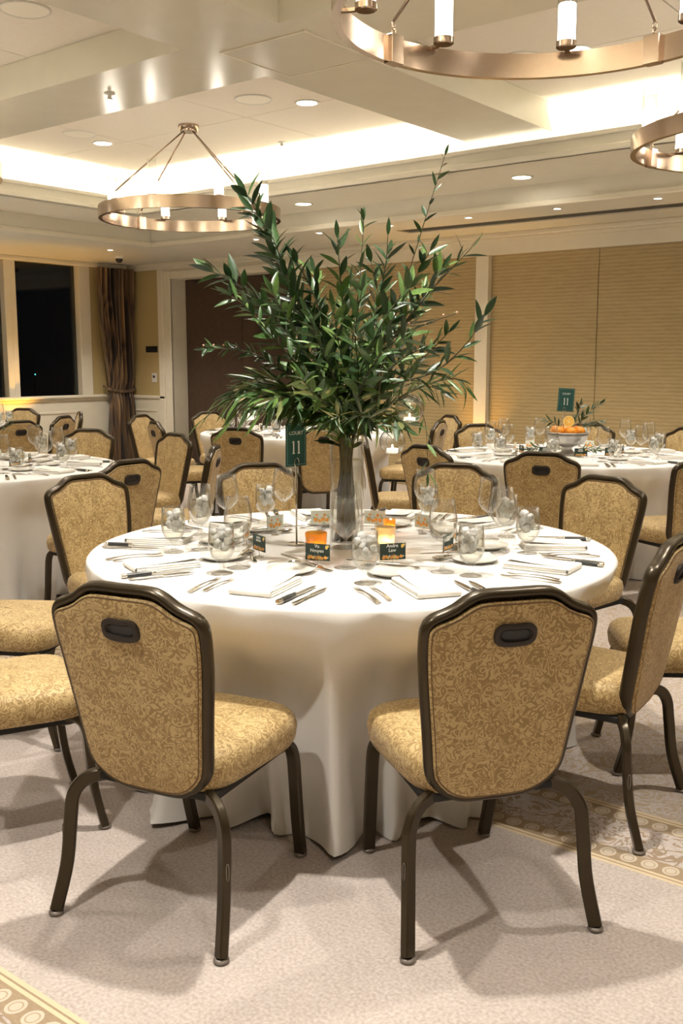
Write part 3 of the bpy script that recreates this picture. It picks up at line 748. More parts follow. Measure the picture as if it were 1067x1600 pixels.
# ================================================================== TABLES AND CLOTHS
TOPZ = .762; RT = .925
def cloth_mesh(seed, dents, deep=.16):
    r_ = random.Random(seed); n = 288; loops = []
    ph = [r_.uniform(0, 2 * pi) for _ in range(8)]
    def fold(t): return (sin(23 * t + ph[0] + 1.2 * sin(3 * t + ph[1])) * .6 + sin(37 * t + ph[2] + 1.6 * sin(2 * t + ph[3])) * .4 + .5 * sin(9 * t + ph[4]))
    def dent(t):
        v = 0
        for a, dp in dents:
            dl = (math.degrees(t) - a + 180) % 360 - 180
            v = max(v, math.exp(-(abs(dl) / (20 + 26 * max(0, dp - .2))) ** 6) * dp)
        return v
    for rr in (.02, .2, .4, .6, .75, .85, .895): loops.append([(rr * cos(2 * pi * i / n), rr * sin(2 * pi * i / n), TOPZ) for i in range(n)])
    for rr, z in ((.910, TOPZ), (.919, TOPZ - .003), (.925, TOPZ - .010)): loops.append([(rr * cos(2 * pi * i / n), rr * sin(2 * pi * i / n), z) for i in range(n)])
    K = 26
    for k in range(1, K + 1):
        s = k / K; z = TOPZ - .010 - s * (TOPZ - .014); row = []
        for i in range(n):
            t = 2 * pi * i / n; f = fold(t); D = dent(t)
            sm = min(1, max(0, (s - .05) / .29)); sm = sm * sm * (3 - 2 * sm)
            r = .927 - max(D, .05 * s) * sm + (f - .5 - 6 * max(0, D - .2)) * (.006 + .012 * s + .046 * s * s)
            zz = z
            if s > .86:                      # hem breaking on the carpet
                q = (s - .86) / .14
                r += q * q * (.014 + .026 * sin(11 * t + ph[5])) * max(0, 1 - 3 * D); zz = max(.004, z + .006 * f * (1 - q))
                zz = max(.004 + .008 * (1 + sin(17 * t + ph[6])) * q, zz)
            row.append((r * cos(t), r * sin(t), zz))
        loops.append(row)
    m = MB(); m.loft(loops, True, False)
    return m
ttop_me = MB().lathe([(0, .728), (.895, .728), (.905, .733), (.905, .752), (.900, .756), (0, .756)], 48).mesh('tabletop', plain('plywood_top', (.35, .25, .15), .6), True, 40)
tleg_me = MB().sweep([(0, 0, .728), (0, 0, .004)], .018, 8).mesh('leg', 'black')
PHR = {1: 'with the tall branch vase', 2: 'beside the dark windows', 3: 'with the bowl of oranges', 4: 'before the brown door', 5: 'under the window sill'}
DENT = CHAIRS_AT
for t in TAB:
    c = P(*TAB[t])
    o = link('banquet_table', None, None, c); tag(o, 'round folding banquet table under the white cloth ' + PHR[t], 'table', 'round banquet tables')
    link('tabletop', ttop_me, o)
    for k in range(4): link('leg', tleg_me, o, (.45 * cos(pi / 4 + k * pi / 2), .45 * sin(pi / 4 + k * pi / 2), 0))
    dn = [(a, max(.10 if d < 1.38 else .06, min(.42, .945 - (d - .30)))) for a, d in DENT[t]]
    cl = link('tablecloth', cloth_mesh(t, dn).mesh('tablecloth', 'cloth'), None, c, (0, 0, YAW))
    tag(cl, 'white floor-length cloth draped over the round table ' + PHR[t], 'tablecloth', 'white tablecloths')

# ================================================================== TABLEWARE
ZT = TOPZ + .001
def goblet_parts():
    g = MB().lathe([(.0, .004), (.030, .003), (.034, .0015), (.0345, .0035), (.020, .007), (.008, .013), (.0055, .022), (.007, .034), (.018, .042), (.032, .056), (.0405, .078), (.042, .100), (.040, .130), (.037, .160), (.0362, .160), (.039, .130), (.041, .100), (.0395, .079), (.031, .058), (.017, .0445), (0, .041)], 24)
    wt = MB().lathe([(0, .0440), (.016, .047), (.030, .060), (.0383, .080), (.0398, .100), (.0388, .120), (.0376, .138), (0, .138)], 20)
    r_ = random.Random(5); ic = MB()
    for k in range(14):
        c = Vector((r_.uniform(-.019, .019), r_.uniform(-.019, .019), .086 + .058 * k / 14)); s = r_.uniform(.009, .0125)
        rot = Euler((r_.uniform(0, 3), r_.uniform(0, 3), r_.uniform(0, 3))).to_matrix()
        b = MB().bevbox(-s, s, -s, s, -s, s, b=s * .35)
        ic.add([c + rot @ Vector(v) for v in b.v], b.f)
    return [('glass', g.mesh('glass', 'glass')), ('water', wt.mesh('water', 'water', True, 50)), ('ice', ic.mesh('ice', 'ice', True, 40))]
goblet = goblet_parts()
wine = [(None, MB().lathe([(0, .004), (.032, .003), (.037, .0015), (.0375, .003), (.022, .006), (.007, .012), (.004, .022), (.0035, .060), (.0045, .094), (.012, .101), (.028, .113), (.041, .132), (.0455, .152), (.0445, .178), (.039, .210), (.0345, .232), (.0338, .232), (.038, .210), (.0435, .178), (.0445, .152), (.040, .133), (.027, .115), (.011, .103), (0, .100)], 28).mesh('wine_glass', 'glass'))]
plate = [(None, MB().lathe([(0, .006), (.040, .006), (.048, .005), (.050, .001), (.046, .0), (.052, .0), (.075, .011), (.0785, .0145), (.077, .016), (.058, .0105), (.048, .009), (0, .009)], 36).mesh('bread_plate', 'china'))]
def blade(m, pts, t0=.0012, z=.0):
    m.loft([[(x0, y, z), (x1, y, z), (x1, y, z + t), (x0, y, z + t)] for (y, x0, x1, t) in pts], True, True); return m
def fork_mesh():
    m = MB()
    hnd = [(0, .0105), (.03, .0095), (.07, .0055), (.115, .0040), (.135, .0055), (.148, .0105)]
    m.loft([[(-wd / 1, y, .0015 + .012 * sin(pi * min(1, y / .17)) * .55), (wd, y, .0015 + .012 * sin(pi * min(1, y / .17)) * .55), (wd, y, .0035 + .012 * sin(pi * min(1, y / .17)) * .55), (-wd, y, .0035 + .012 * sin(pi * min(1, y / .17)) * .55)] for y, wd in [(a, b * .8) for a, b in hnd]], True, True)
    for k in range(4):
        x = -.0075 + .005 * k
        m.loft([[(x - q, y, z), (x + q, y, z), (x + q, y, z + .0016), (x - q, y, z + .0016)] for y, z, q in ((.146, .0045, .0017), (.165, .0022, .0015), (.185, .0022, .0013), (.197, .0045, .0007))], True, True)
    return m.mesh('fork', 'steel', True, 40)
fork = [(None, fork_mesh())]
def spoon_mesh():
    m = MB()
    m.loft([[(-wd, y, .001 + z), (wd, y, .001 + z), (wd, y, .003 + z), (-wd, y, .003 + z)] for y, wd, z in ((0, .008, 0), (.03, .007, .003), (.08, .003, .007), (.12, .0028, .007), (.135, .006, .005))], True, True)
    for zt in (0, .0012):
        m.loft([[(.021 * q * cos(2 * pi * i / 18), .160 + .031 * q * sin(2 * pi * i / 18), .0015 + zt + .008 * q * q) for i in range(18)] for q in (.05, .5, .8, 1.0)], True, False)
    return m.mesh('spoon', 'steel', True, 60)
spoon = [(None, spoon_mesh())]
sk_blade = blade(MB(), [(.108, -.008, .008, .003), (.125, -.009, .009, .002), (.19, -.009, .008, .0018), (.225, -.006, .004, .0014), (.24, -.001, .000, .001)], z=.004).mesh('blade', 'steel', False)
def rod_mesh(name, mat, prof):
    return MB().loft([[(a * cos(2 * pi * i / 12), y, .0075 + b * sin(2 * pi * i / 12)) for i in range(12)] for y, a, b in prof], True, True).mesh(name, mat, True, 50)
sk_handle = rod_mesh('handle', 'dark_handle', [(.018, .0085, .0072), (.03, .0105, .0074), (.07, .0105, .0074), (.095, .0085, .0065)])
sk_bolster = rod_mesh('bolster', 'steel', [(.095, .0085, .0065), (.102, .0092, .0068), (.110, .0080, .0030)])
sk_cap = rod_mesh('end_cap', 'steel', [(.0, .0075, .0055), (.004, .0105, .0072), (.014, .0105, .0073), (.018, .0085, .0072)])
steak_knife = [('handle', sk_handle), ('bolster', sk_bolster), ('end_cap', sk_cap), ('blade', sk_blade)]
def tknife():
    m = MB()
    m.loft([[(a * cos(2 * pi * i / 10), y, .0045 + b * sin(2 * pi * i / 10)) for i in range(10)] for y, a, b in ((0, .004, .003), (.004, .0075, .0042), (.06, .0065, .0038), (.10, .0050, .0034), (.108, .006, .0036))], True, True)
    blade(m, [(.105, -.005, .005, .002), (.12, -.0085, .007, .0016), (.18, -.009, .007, .0014), (.205, -.006, .002, .001), (.212, -.002, 0, .001)], z=.004)
    return m.mesh('table_knife', 'steel', True, 40)
table_knife = [(None, tknife())]
butter_knife = [(None, table_knife[0][1])]
def napkin_parts():
    m = MB()
    for k, (x0, x1, y0, y1, z0) in enumerate(((-.068, .068, -.10, .115, 0), (-.066, .066, -.098, .113, .0065), (-.067, .065, -.099, .112, .013))):
        m.bevbox(x0, x1, y0, y1, z0, z0 + .0062, b=.0025)
    # rounded fold at the near edge
    m.loft([[(x, -.098 - .007 * cos(t), .0095 + .0095 * sin(t)) for t in [-pi / 2 + pi * i / 8 for i in range(9)]] for x in (-.067, -.03, .03, .066)], closed=False)
    menu = MB().add([(-.048, -.085, .0200), (.050, -.088, .0200), (.052, .02, .0225), (.050, .135, .0300), (-.046, .132, .0300), (-.048, .02, .0225), (-.048, -.085, .0195), (.050, -.088, .0195), (.052, .02, .0220), (.050, .135, .0295), (-.046, .132, .0295), (-.048, .02, .0220)],
                    [(0, 1, 2, 5), (5, 2, 3, 4), (7, 6, 11, 8), (8, 11, 10, 9), (0, 6, 7, 1), (1, 7, 8, 2), (2, 8, 9, 3), (3, 9, 10, 4), (4, 10, 11, 5), (5, 11, 6, 0)])
    ink = MB(); r_ = random.Random(3)
    for k in range(9):
        y = .118 - k * .021; wd = r_.uniform(.015, .036); z = (.0226 + (.0300 - .0225) * (y - .02) / .112 if y > .02 else .0201 + (.0225 - .0200) * (y + .085) / .105) + .0003
        ink.add([(-wd, y - .0012, z), (wd, y - .0012, z), (wd, y + .0012, z + .0001), (-wd, y + .0012, z + .0001)], [(0, 1, 2, 3)])
    return m.mesh('napkin', 'napkin', True, 40), menu.mesh('menu_card', 'paper', False), ink.mesh('printed_lines', 'ink', False)
nap_me, menu_me, menu_ink = napkin_parts()
napkin = [(None, nap_me)]; menu = [('sheet', menu_me, [('printed_lines', menu_ink)])]

# place cards on wire stands
def text_mesh(name, s, size, mat, thick=.0, bold=0.0, align='CENTER'):
    cu = bpy.data.curves.new('t', 'FONT'); cu.body = s; cu.size = size; cu.align_x = align; cu.align_y = 'CENTER'; cu.space_line = .95; cu.offset = bold
    cu.resolution_u = 3
    ob = bpy.data.objects.new('t', cu); col.objects.link(ob)
    me = bpy.data.meshes.new_from_object(ob.evaluated_get(bpy.context.evaluated_depsgraph_get())); bpy.data.objects.remove(ob)
    me.name = name; me.materials.clear(); me.materials.append(M[mat]); return me
CW, CH, CZ = .087, .054, .022      # card width, height, lower edge above the cloth
card_board = MB().box(-CW / 2, CW / 2, -.0006, .0006, CZ, CZ + CH).mesh('card', 'card_green', False)
def discs(lst, y, name, mat, n=10):
    m = MB()
    for x, z, r, *e in lst:
        k = e[0] if e else 1.0
        m.add([(x + r * cos(2 * pi * i / n), y, z + r * k * sin(2 * pi * i / n)) for i in range(n)], [tuple(range(n)) if y < 0 else tuple(reversed(range(n)))])
    return m.mesh(name, mat, False)
def leafprint(lst, y, name, mat):
    m = MB()
    for x, z, a, l in lst:
        dx, dz = cos(a), sin(a); m.add([(x, y, z), (x + dx * l * .5 - dz * l * .2, y, z + dz * l * .5 + dx * l * .2), (x + dx * l, y, z + dz * l), (x + dx * l * .5 + dz * l * .2, y, z + dz * l * .5 - dx * l * .2)], [(0, 1, 2, 3)])
    return m.mesh(name, mat, False)
r_ = random.Random(8)
f_or = discs([(x, CZ + .0075 + (.003 if i % 2 else 0), .0058) for i, x in enumerate((-.031, -.022, -.006, .004, .016, .028))], -.0009, 'orange_print', 'orange_ink')
f_ye = discs([(-.001 + .007, CZ + .007, .0052), (-.016, CZ + .007, .004), (.032, CZ + .044, .005, 1.3), (.037, CZ + .048, .004)], -.00095, 'yellow_print', 'yellow_ink')
f_lf = leafprint([(r_.uniform(-.034, .034), CZ + r_.uniform(.004, .009), r_.uniform(.2, 2.9), r_.uniform(.008, .012)) for _ in range(16)], -.0008, 'leaf_print', 'pale_print')
b_bg = MB().add([(-CW / 2, .0008, CZ), (CW / 2, .0008, CZ), (CW / 2, .0008, CZ + CH), (-CW / 2, .0008, CZ + CH)], [(0, 3, 2, 1)]).mesh('floral_print', 'pale_print', False)
b_or = discs([(-.022, CZ + .016, .008), (-.006, CZ + .019, .0085), (.008, CZ + .013, .007), (.024, CZ + .019, .0085), (-.012, CZ + .036, .006), (.02, CZ + .037, .005)], .0011, 'orange_print', 'orange_ink')
b_lf = leafprint([(r_.uniform(-.032, .028), CZ + r_.uniform(.006, .036), r_.uniform(0, 6.28), r_.uniform(.009, .014)) for _ in range(24)], .0010, 'leaf_print', 'leaf_ink')
wire = MB(); wire.sweep([(0, .0, .002), (0, .0, CZ + .012)], .0009, 6)
wire.sweep([(.009 * cos(t), -.0016, CZ + .011 + .009 * sin(t)) for t in [2 * pi * i / 18 for i in range(18)]], .0007, 5, closed=True)
wire.lathe([(0, 0), (.016, 0), (.016, .0025), (0, .003)], 18)
wire_me = wire.mesh('wire_stand', 'steel')
def name_mesh(txt):
    me = text_mesh('name', txt, .0155, 'white_ink', bold=.0003)
    me.transform(Matrix.Translation((-.002, -.0010, CZ + .0385)) @ Matrix.Rotation(pi / 2, 4, 'X')); return me
names = {'a': name_mesh('Vu\nNguyen'), 'b': name_mesh('Andre\nLaw')}
m_ = MB()
for z, wd in ((CZ + .045, .014), (CZ + .035, .017)): m_.box(-wd - .003, wd - .003, -.0011, -.0008, z - .0035, z + .0035)
names['blur'] = m_.mesh('name', plain('soft_white_ink', (.55, .56, .52), .6), False)
def place_card(key): return [('card', card_board, [('name', names[key]), ('orange_print', f_or), ('yellow_print', f_ye), ('leaf_print', f_lf), ('floral_print', b_bg), ('orange_print', b_or), ('leaf_print', b_lf)]), ('wire_stand', wire_me)]

ITEMS = {'wine': ('wine_glass', wine, 'empty stemmed wine glass', 'wine glass', 'wine glasses'),
         'goblet': ('water_goblet', goblet, 'stemmed goblet of iced water', 'glass', 'water goblets'),
         'plate': ('bread_plate', plate, 'small white bread plate', 'plate', 'bread plates'),
         'butter': ('butter_knife', butter_knife, 'butter knife on a bread plate', 'knife', 'butter knives'),
         'napkin': ('napkin', napkin, 'folded white linen napkin', 'napkin', 'folded napkins'),
         'menu': ('menu_card', menu, 'printed menu sheet on a napkin', 'menu', 'menu sheets'),
         'fork_o': ('dinner_fork', fork, 'steel dinner fork', 'fork', 'dinner forks'),
         'fork_i': ('salad_fork', fork, 'smaller steel salad fork', 'fork', 'salad forks'),
         'steak': ('steak_knife', steak_knife, 'steak knife with dark handle', 'knife', 'steak knives'),
         'knife': ('table_knife', table_knife, 'slim all-steel table knife', 'knife', 'table knives'),
         'spoon': ('dessert_spoon', spoon, 'steel dessert spoon', 'spoon', 'dessert spoons'),
         'card': ('place_card', None, 'green card on a wire stand', 'card', 'place cards')}
ZN = .0003
def setting(t, ang, key='blur', jit=1.0, card_label=None, seat=None, wine_r=(.14, .53), gob=(.205, .61)):
    c = TAB[t]; a = rad(ang)
    rx, ry = -sin(a), cos(a)            # sitter's right (counter-clockwise)
    ox, oy = cos(a), sin(a)             # outwards
    face = P(-ox, -oy); rz0 = math.atan2(-face.x, face.y)
    J = lambda s: (rnd() - .5) * s * jit
    lay = [('napkin', 0, .722, 0, 0), ('menu', .002, .722, 0, ZN), ('fork_o', -.185, .845, 0, 0), ('fork_i', -.150, .825, 0, 0), ('steak', .116, .885, -4, 0), ('knife', .158, .875, -4, 0),
           ('plate', -.02, .488, 0, 0), ('butter', .055, .455, 55, .0145), ('card', .02, .375, 0, 0), ('wine', wine_r[0], wine_r[1], 0, 0), ('goblet', gob[0], gob[1], 0, 0), ('spoon', .095, .43, 70, 0)]
    jk = (J(.01), J(.01), J(6))
    jn = (J(.014), J(.012), J(5))
    for kind, lx, lr, dr, dz in lay:
        j = jn if kind in ('napkin', 'menu') else jk if kind in ('steak', 'knife') else (J(.012), J(.012), J(6))
        if kind == 'plate': jp = j
        if kind == 'butter': j = jp
        x, y = c[0] + ox * (lr + j[1]) + rx * (lx + j[0]), c[1] + oy * (lr + j[1]) + ry * (lx + j[0])
        p = P(x, y, ZT + dz)
        if not in_frame(p, 20): continue
        nm, parts, lb, cat, gr = ITEMS[kind]
        if kind == 'card': parts = place_card(key)
        label = lb + (' on the table ' + PHR[t] if seat is None else ' at the vase table place ' + seat)
        if kind == 'card' and card_label: label = card_label
        s = .88 if kind == 'fork_i' else 1.0
        rz = rz0 + rad(dr + j[2])
        rot = (0, 0, rz)
        if kind == 'butter': rot = (rad(1.5), 0, rz)
        spawn(parts, nm, p, label=label, cat=cat, group=gr + ' on the table ' + PHR[t], rot=rot, scale=s)
for a, k, st in ((-73, 'b', 'facing the lit clear votive'), (-111, 'a', 'facing the gold votive'), (-150, 'blur', 'by the pulled-out chair'), (172, 'blur', 'opposite the border carpet'), (138.5, 'blur', 'nearest the window table'), (104, 'blur', 'behind the sign stand'),
                 (72, 'blur', 'behind the amber votive'), (40, 'blur', 'nearest the orange bowl table'), (-1, 'blur', 'opposite the windows'), (-32, 'blur', 'before the border carpet')):
    if k == 'a': setting(1, a, k, 1.0, 'green place card with white name, beside the gold votive', st, (.12, .36), (.245, .555))
    elif k == 'b': setting(1, a, k, 1.0, 'green place card with white name, beside the lit clear votive', st, (.145, .51), (.205, .59))
    else: setting(1, a, k, 1.0, None, st, (.145, .51), (.205, .59))
for a in range(0, 360, 36):
    setting(3, a + 14); setting(2, a + 8)
for a in range(0, 360, 36): setting(4, a + 20, jit=.6); setting(5, a + 6, jit=.6)
# water fills of the empty glass beside the vase
# ---- votives
def votive(x, y, label, mat, r=.034, h=.075, glow=(1, .6, .2), gw=0.9):
    o = link('votive_candle', None, None, P(x, y, ZT)); tag(o, label, 'candle')
    seg = 24; prof = [(0, .002), (r * .72, .001), (r * .78, .006)] + [(r * (.80 + .20 * k / 8) + (.0009 if k % 2 else 0), .008 + (h - .010) * k / 8) for k in range(9)] + [(r * .97, h), (r * .76, .012), (0, .010)]
    link('glass_cup', MB().lathe(prof, seg).mesh('glass_cup', mat), o)
    link('wax', MB().lathe([(0, .012), (r * .70, .012), (r * .74, h * .42), (0, h * .42)], 18).mesh('wax', 'wick_wax'), o)
    link('flame', MB().lathe([(0, h * .46), (.0035, h * .50), (.0045, h * .56), (.002, h * .66), (0, h * .70)], 10).mesh('flame', 'flame'), o)
    l = bpy.data.lights.new('flame_light', 'POINT'); lo = bpy.data.objects.new('flame_light', l); col.objects.link(lo)
    l.energy = gw; l.color = glow; l.shadow_soft_size = .006; lo.location = P(x, y, ZT + h * .62)
votive(-.085, 3.285, 'gold mercury glass votive cup beside a green place card', 'gold_glass', .037, .092)
M['frost_cup'] = lit_cup('ribbed_cup_glass', (.92, .85, .70), .6)
votive(.152, 3.40, 'clear ribbed glass votive with lit candle by the vase', 'frost_cup', .035, .092)
votive(.185, 3.80, 'small amber glass votive behind the vase', 'gold_glass', .024, .055)

# ---- table signs
def sign(x, y, z0, turn, label, hw=.046, hh=.078, pole=.0, tilt=0.0, base=True):
    p = P(x, y, z0); o = link('table_sign', None, None, p, (0, 0, YAW + rad(turn))); tag(o, label, 'sign', 'table number signs')
    zc = pole
    if base:
        link('base', MB().lathe([(0, 0), (.034, 0), (.035, .003), (.030, .0055), (0, .006)], 24).mesh('base', 'steel'), o)
    link('pole', MB().sweep([(0, 0, .004), (0, 0, zc + .004)], .0035, 10).mesh('pole', 'steel'), o)
    link('clip', MB().sweep([(.010 * cos(t), -.004, zc + .014 + .016 * sin(t)) for t in [2 * pi * i / 20 for i in range(20)]], .0016, 6, closed=True).mesh('clip', 'steel'), o)
    cd = link('card', MB().box(-hw, hw, -.001, .001, zc, zc + 2 * hh).mesh('card', 'sign_green', False), o, (0, 0, 0), (0, tilt, 0))
    b, t_ = .006, .0011; bd = MB()
    for q in ((-hw + b, hw - b, zc + b, zc + b + t_), (-hw + b, hw - b, zc + 2 * hh - b - t_, zc + 2 * hh - b), (-hw + b, -hw + b + t_, zc + b, zc + 2 * hh - b), (hw - b - t_, hw - b, zc + b, zc + 2 * hh - b)):
        bd.box(q[0], q[1], -.0016, -.0012, q[2], q[3])
    link('border_line', bd.mesh('border_line', M['sign_line'], False), cd)
    me = text_mesh('lettering', 'COURT', .0185, 'white_ink'); me.transform(Matrix.Translation((0, -.0016, zc + 2 * hh * .76)) @ Matrix.Rotation(pi / 2, 4, 'X')); link('lettering', me, cd)
    nm = MB(); zn0, zn1 = zc + 2 * hh * .29, zc + 2 * hh * .58
    for x_ in (-.0115, .0115):
        nm.box(x_ - .0026, x_ + .0026, -.0018, -.0013, zn0, zn1); nm.box(x_ - .0058, x_ + .0058, -.0018, -.0013, zn0, zn0 + .0022)
        nm.add([(x_ - .0026, -.0017, zn1), (x_ - .0072, -.0017, zn1 - .004), (x_ - .0072, -.0017, zn1 - .0055), (x_ - .0026, -.0017, zn1 - .003)], [(0, 1, 2, 3)])
    link('numerals', nm.mesh('numerals', 'white_ink', False), cd)
M['sign_line'] = plain('pale_teal_line', (.22, .36, .32), .6)
sign(-.163, 3.56, ZT, 40, 'dark green table number sign on a tall steel stand', pole=.285)

# ================================================================== VASE AND BRANCHES
VX, VY = .018, 3.505
VR, VH = .060, .405
vase = link('glass_vase', None, None, P(VX, VY, ZT)); tag(vase, 'tall clear glass cylinder vase filled with stems', 'vase')
link('cylinder', MB().lathe([(0, .0), (VR - .002, 0), (VR, .003), (VR, VH), (VR - .0035, VH), (VR - .004, .022), (0, .020)], 40).mesh('cylinder', 'glass', True, 40), vase)
link('water', MB().lathe([(0, .022), (VR - .006, .022), (VR - .0055, .315), (0, .315)], 40).mesh('water', 'water', True, 40), vase)

def leaf_mesh(mat, wd=.115, curl=.12, fold=.25, name='leaf'):
    m = MB(); n = 6; loops = []
    for k in range(n + 1):
        t = k / n; y = t; wq = wd * (sin(pi * t ** .85) ** .9 if 0 < t < 1 else .0) + (.012 if k == 0 else .0)
        z = -curl * t * t; up = fold * wq
        loops.append([(-wq, y, z + up), (0, y, z), (wq, y, z + up)])
    m.loft(loops, closed=False)
    return m.mesh(name, mat)
LEAVES = {}
for mt in ('leaf_dark', 'leaf_mid', 'leaf_light', 'leaf_olive'):
    LEAVES[mt] = [leaf_mesh(mt, .125, .10, .35), leaf_mesh(mt, .105, .22, .45), leaf_mesh(mt, .14, -.06, .3)]
    LEAVES[mt + '_thin'] = [leaf_mesh(mt, .065, .18, .4), leaf_mesh(mt, .075, .05, .4)]
bud_me = MB().lathe([(0, 0), (.5, .3), (.6, .8), (.3, 1.3), (0, 1.5)], 8).mesh('bud', 'pink_bud')
def branch(pts, label, group, mats, leaf_len=(.055, .085), step=.034, start=.3, per=(1, 2), spread=.9, stem='bark', r0=.0050, thin=False, droop=0.0, buds=False, base=None, name='leafy_branch', maxn=60, cat='branch'):
    base = base if base is not None else Vector(pts[0]); curve = catmull(pts, 10)
    o = link(name, None, None, base); tag(o, label, cat, group)
    n = len(curve)
    radii = [r0 * (1 - .75 * i / (n - 1)) for i in range(n)]
    link('stem', MB().sweep([p - base for p in curve], radii, 6).mesh('stem', stem), o)
    # arc lengths
    acc = [0]
    for i in range(1, n): acc.append(acc[-1] + (curve[i] - curve[i - 1]).length)
    tot = acc[-1]; s = tot * start; k = 0; cnt = 0; phi = U(0, 6.28)
    while s <= tot and cnt < maxn:
        i = max(1, min(n - 1, next((q for q in range(n) if acc[q] >= s), n - 1)))
        t = (curve[i] - curve[i - 1]).normalized(); p = curve[i]
        a = t.orthogonal().normalized(); b = t.cross(a)
        for q in range(random.randint(*per)):
            phi += 2.4 + U(-.4, .4)
            rd = a * cos(phi) + b * sin(phi)
            sp = spread * U(.6, 1.7)
            d = (t + rd * sp + Vector((0, 0, .15 - droop))).normalized()
            ln = U(*leaf_len) * 1.1 * (1.0 if s < tot * .85 else .85)
            x = d.cross(Vector((0, 0, 1)))
            if x.length < .05: x = d.orthogonal()
            x.normalize(); z = x.cross(d).normalized()
            roll = U(-.9, .9); x2 = x * cos(roll) + z * sin(roll); z2 = x2.cross(d)
            mt = random.choice(mats) + ('_thin' if thin else '')
            lf = link('leaf', random.choice(LEAVES[mt]), o)
            mm = Matrix((x2, d, z2)).transposed().to_4x4(); mm.translation = p - base
            lf.matrix_local = mm @ Matrix.Diagonal((ln, ln, ln, 1)); cnt += 1
        s += step * U(.75, 1.25)
    # tip leaf
    d = (curve[-1] - curve[-3]).normalized(); x = d.orthogonal().normalized(); z = x.cross(d)
    lf = link('leaf', random.choice(LEAVES[mats[0] + ('_thin' if thin else '')]), o)
    mm = Matrix((x, d, z)).transposed().to_4x4(); mm.translation = curve[-1] - base; lf.matrix_local = mm @ Matrix.Diagonal((leaf_len[0],) * 3 + (1,))
    if buds:
        for q in range(7):
            i = n - 1 - q * 5
            if i < 4: break
            bd = link('bud', bud_me, o, curve[i] - base + Vector((U(-.008, .008), U(-.008, .008), U(-.004, .012))), (U(-1, 1), U(-1, 1), 0), (.006,) * 3)
    return o
def vbranch(pixels, label, group='leafy branches in the tall vase', foot=None, **kw):
    """pixels: (px, py, distance) along the branch above the vase"""
    fa = U(0, 6.28); fr_ = U(.012, .046); fx, fy = foot if foot else (fr_ * cos(fa), fr_ * sin(fa))
    b0 = P(VX + fx, VY + fy, ZT + .026); m0 = P(VX - fy * .5 + fx * .35, VY + fx * .5 + fy * .35, ZT + .22)
    first = pix(*pixels[0])
    dirn = Vector((first.x, first.y, 0)) - Vector((b0.x, b0.y, 0))
    rim = P(VX, VY, ZT + VH); dv = Vector((first.x - rim.x, first.y - rim.y, 0))
    if dv.length > .03: dv = dv.normalized() * .03
    pts = [b0, m0, rim + dv] + [pix(*q) for q in pixels]
    return branch(pts, label, group, base=b0, **kw)
D, Mi, Li, Ol = 'leaf_dark', 'leaf_mid', 'leaf_light', 'leaf_olive'
GB = 'leafy branches in the tall vase'
LB = 'leafy green branch in the middle of the tall vase'
vbranch([(590, 560, 3.50), (640, 420, 3.45), (668, 330, 3.42), (695, 243, 3.40)], 'tall sparse branch rising highest from the vase', mats=[D, Mi], leaf_len=(.038, .062), step=.030, start=.50, per=(1, 1), spread=1.1, r0=.0038, maxn=34)
vbranch([(500, 560, 3.50), (445, 440, 3.42), (410, 350, 3.38), (384, 302, 3.36)], 'branch of broad dark leaves reaching up beside the chandelier', mats=[D, D, Mi], leaf_len=(.075, .115), step=.024, start=.42, per=(2, 3), spread=.95, maxn=78)
vbranch([(505, 560, 3.46), (455, 450, 3.36), (425, 370, 3.32), (395, 330, 3.30)], 'second branch of broad dark leaves leaning towards the chandelier', mats=[D, Mi], leaf_len=(.075, .11), step=.028, start=.45, per=(2, 2), spread=.95, maxn=50)
vbranch([(480, 560, 3.42), (410, 480, 3.32), (365, 440, 3.28), (332, 425, 3.26)], 'branch of broad dark leaves reaching towards the dark windows', mats=[D, Mi], leaf_len=(.08, .12), step=.027, start=.42, per=(2, 2), spread=.85)
vbranch([(480, 590, 3.36), (420, 520, 3.26), (385, 480, 3.22), (360, 462, 3.2)], 'branch of glossy mid-green leaves below the broad dark ones', mats=[Mi, D, Li], leaf_len=(.06, .095), step=.026, start=.42, per=(2, 2), spread=.9)
vbranch([(470, 600, 3.40), (400, 555, 3.30), (350, 545, 3.25), (318, 546, 3.22)], 'small-leaved branch with pink bud tip stretching over the brown door', mats=[D, Mi], leaf_len=(.036, .056), step=.016, start=.42, per=(2, 2), spread=1.0, buds=True, maxn=74)
for k, (tipx, tipy, mid, dd, lb) in enumerate(((318, 655, (410, 612), 3.20, 'longest drooping branch of narrow leaves over the brown door'), (335, 640, (420, 600), 3.30, 'drooping narrow-leaved branch arching above the half hidden globe'), (360, 660, (430, 622), 3.12, 'drooping narrow-leaved branch leaning out over the cloth'), (405, 648, (455, 620), 3.1, 'short drooping narrow-leaved branch hanging by the table sign'), (345, 622, (425, 592), 3.4, 'drooping narrow-leaved branch under the pink bud branch'), (372, 640, (440, 606), 3.25, 'drooping narrow-leaved branch between the half hidden globe and the sign'))):
    vbranch([(490, 635, 3.4), (mid[0], mid[1], (dd + 3.35) / 2), ((mid[0] + tipx) / 2 - 8, (mid[1] + tipy) / 2 - 8, dd + .03), (tipx, tipy, dd)], lb, group='drooping narrow-leaved branches', mats=[Li, Mi, Ol, Mi], leaf_len=(.085, .125), step=.019, start=.45, per=(2, 2), spread=.5, thin=True, droop=.55, maxn=46)
vbranch([(550, 540, 3.55), (562, 440, 3.55), (568, 345, 3.55)], 'slim upright branch above the vase centre', mats=[Mi, Li], leaf_len=(.05, .075), step=.030, start=.4, per=(1, 2), maxn=40)
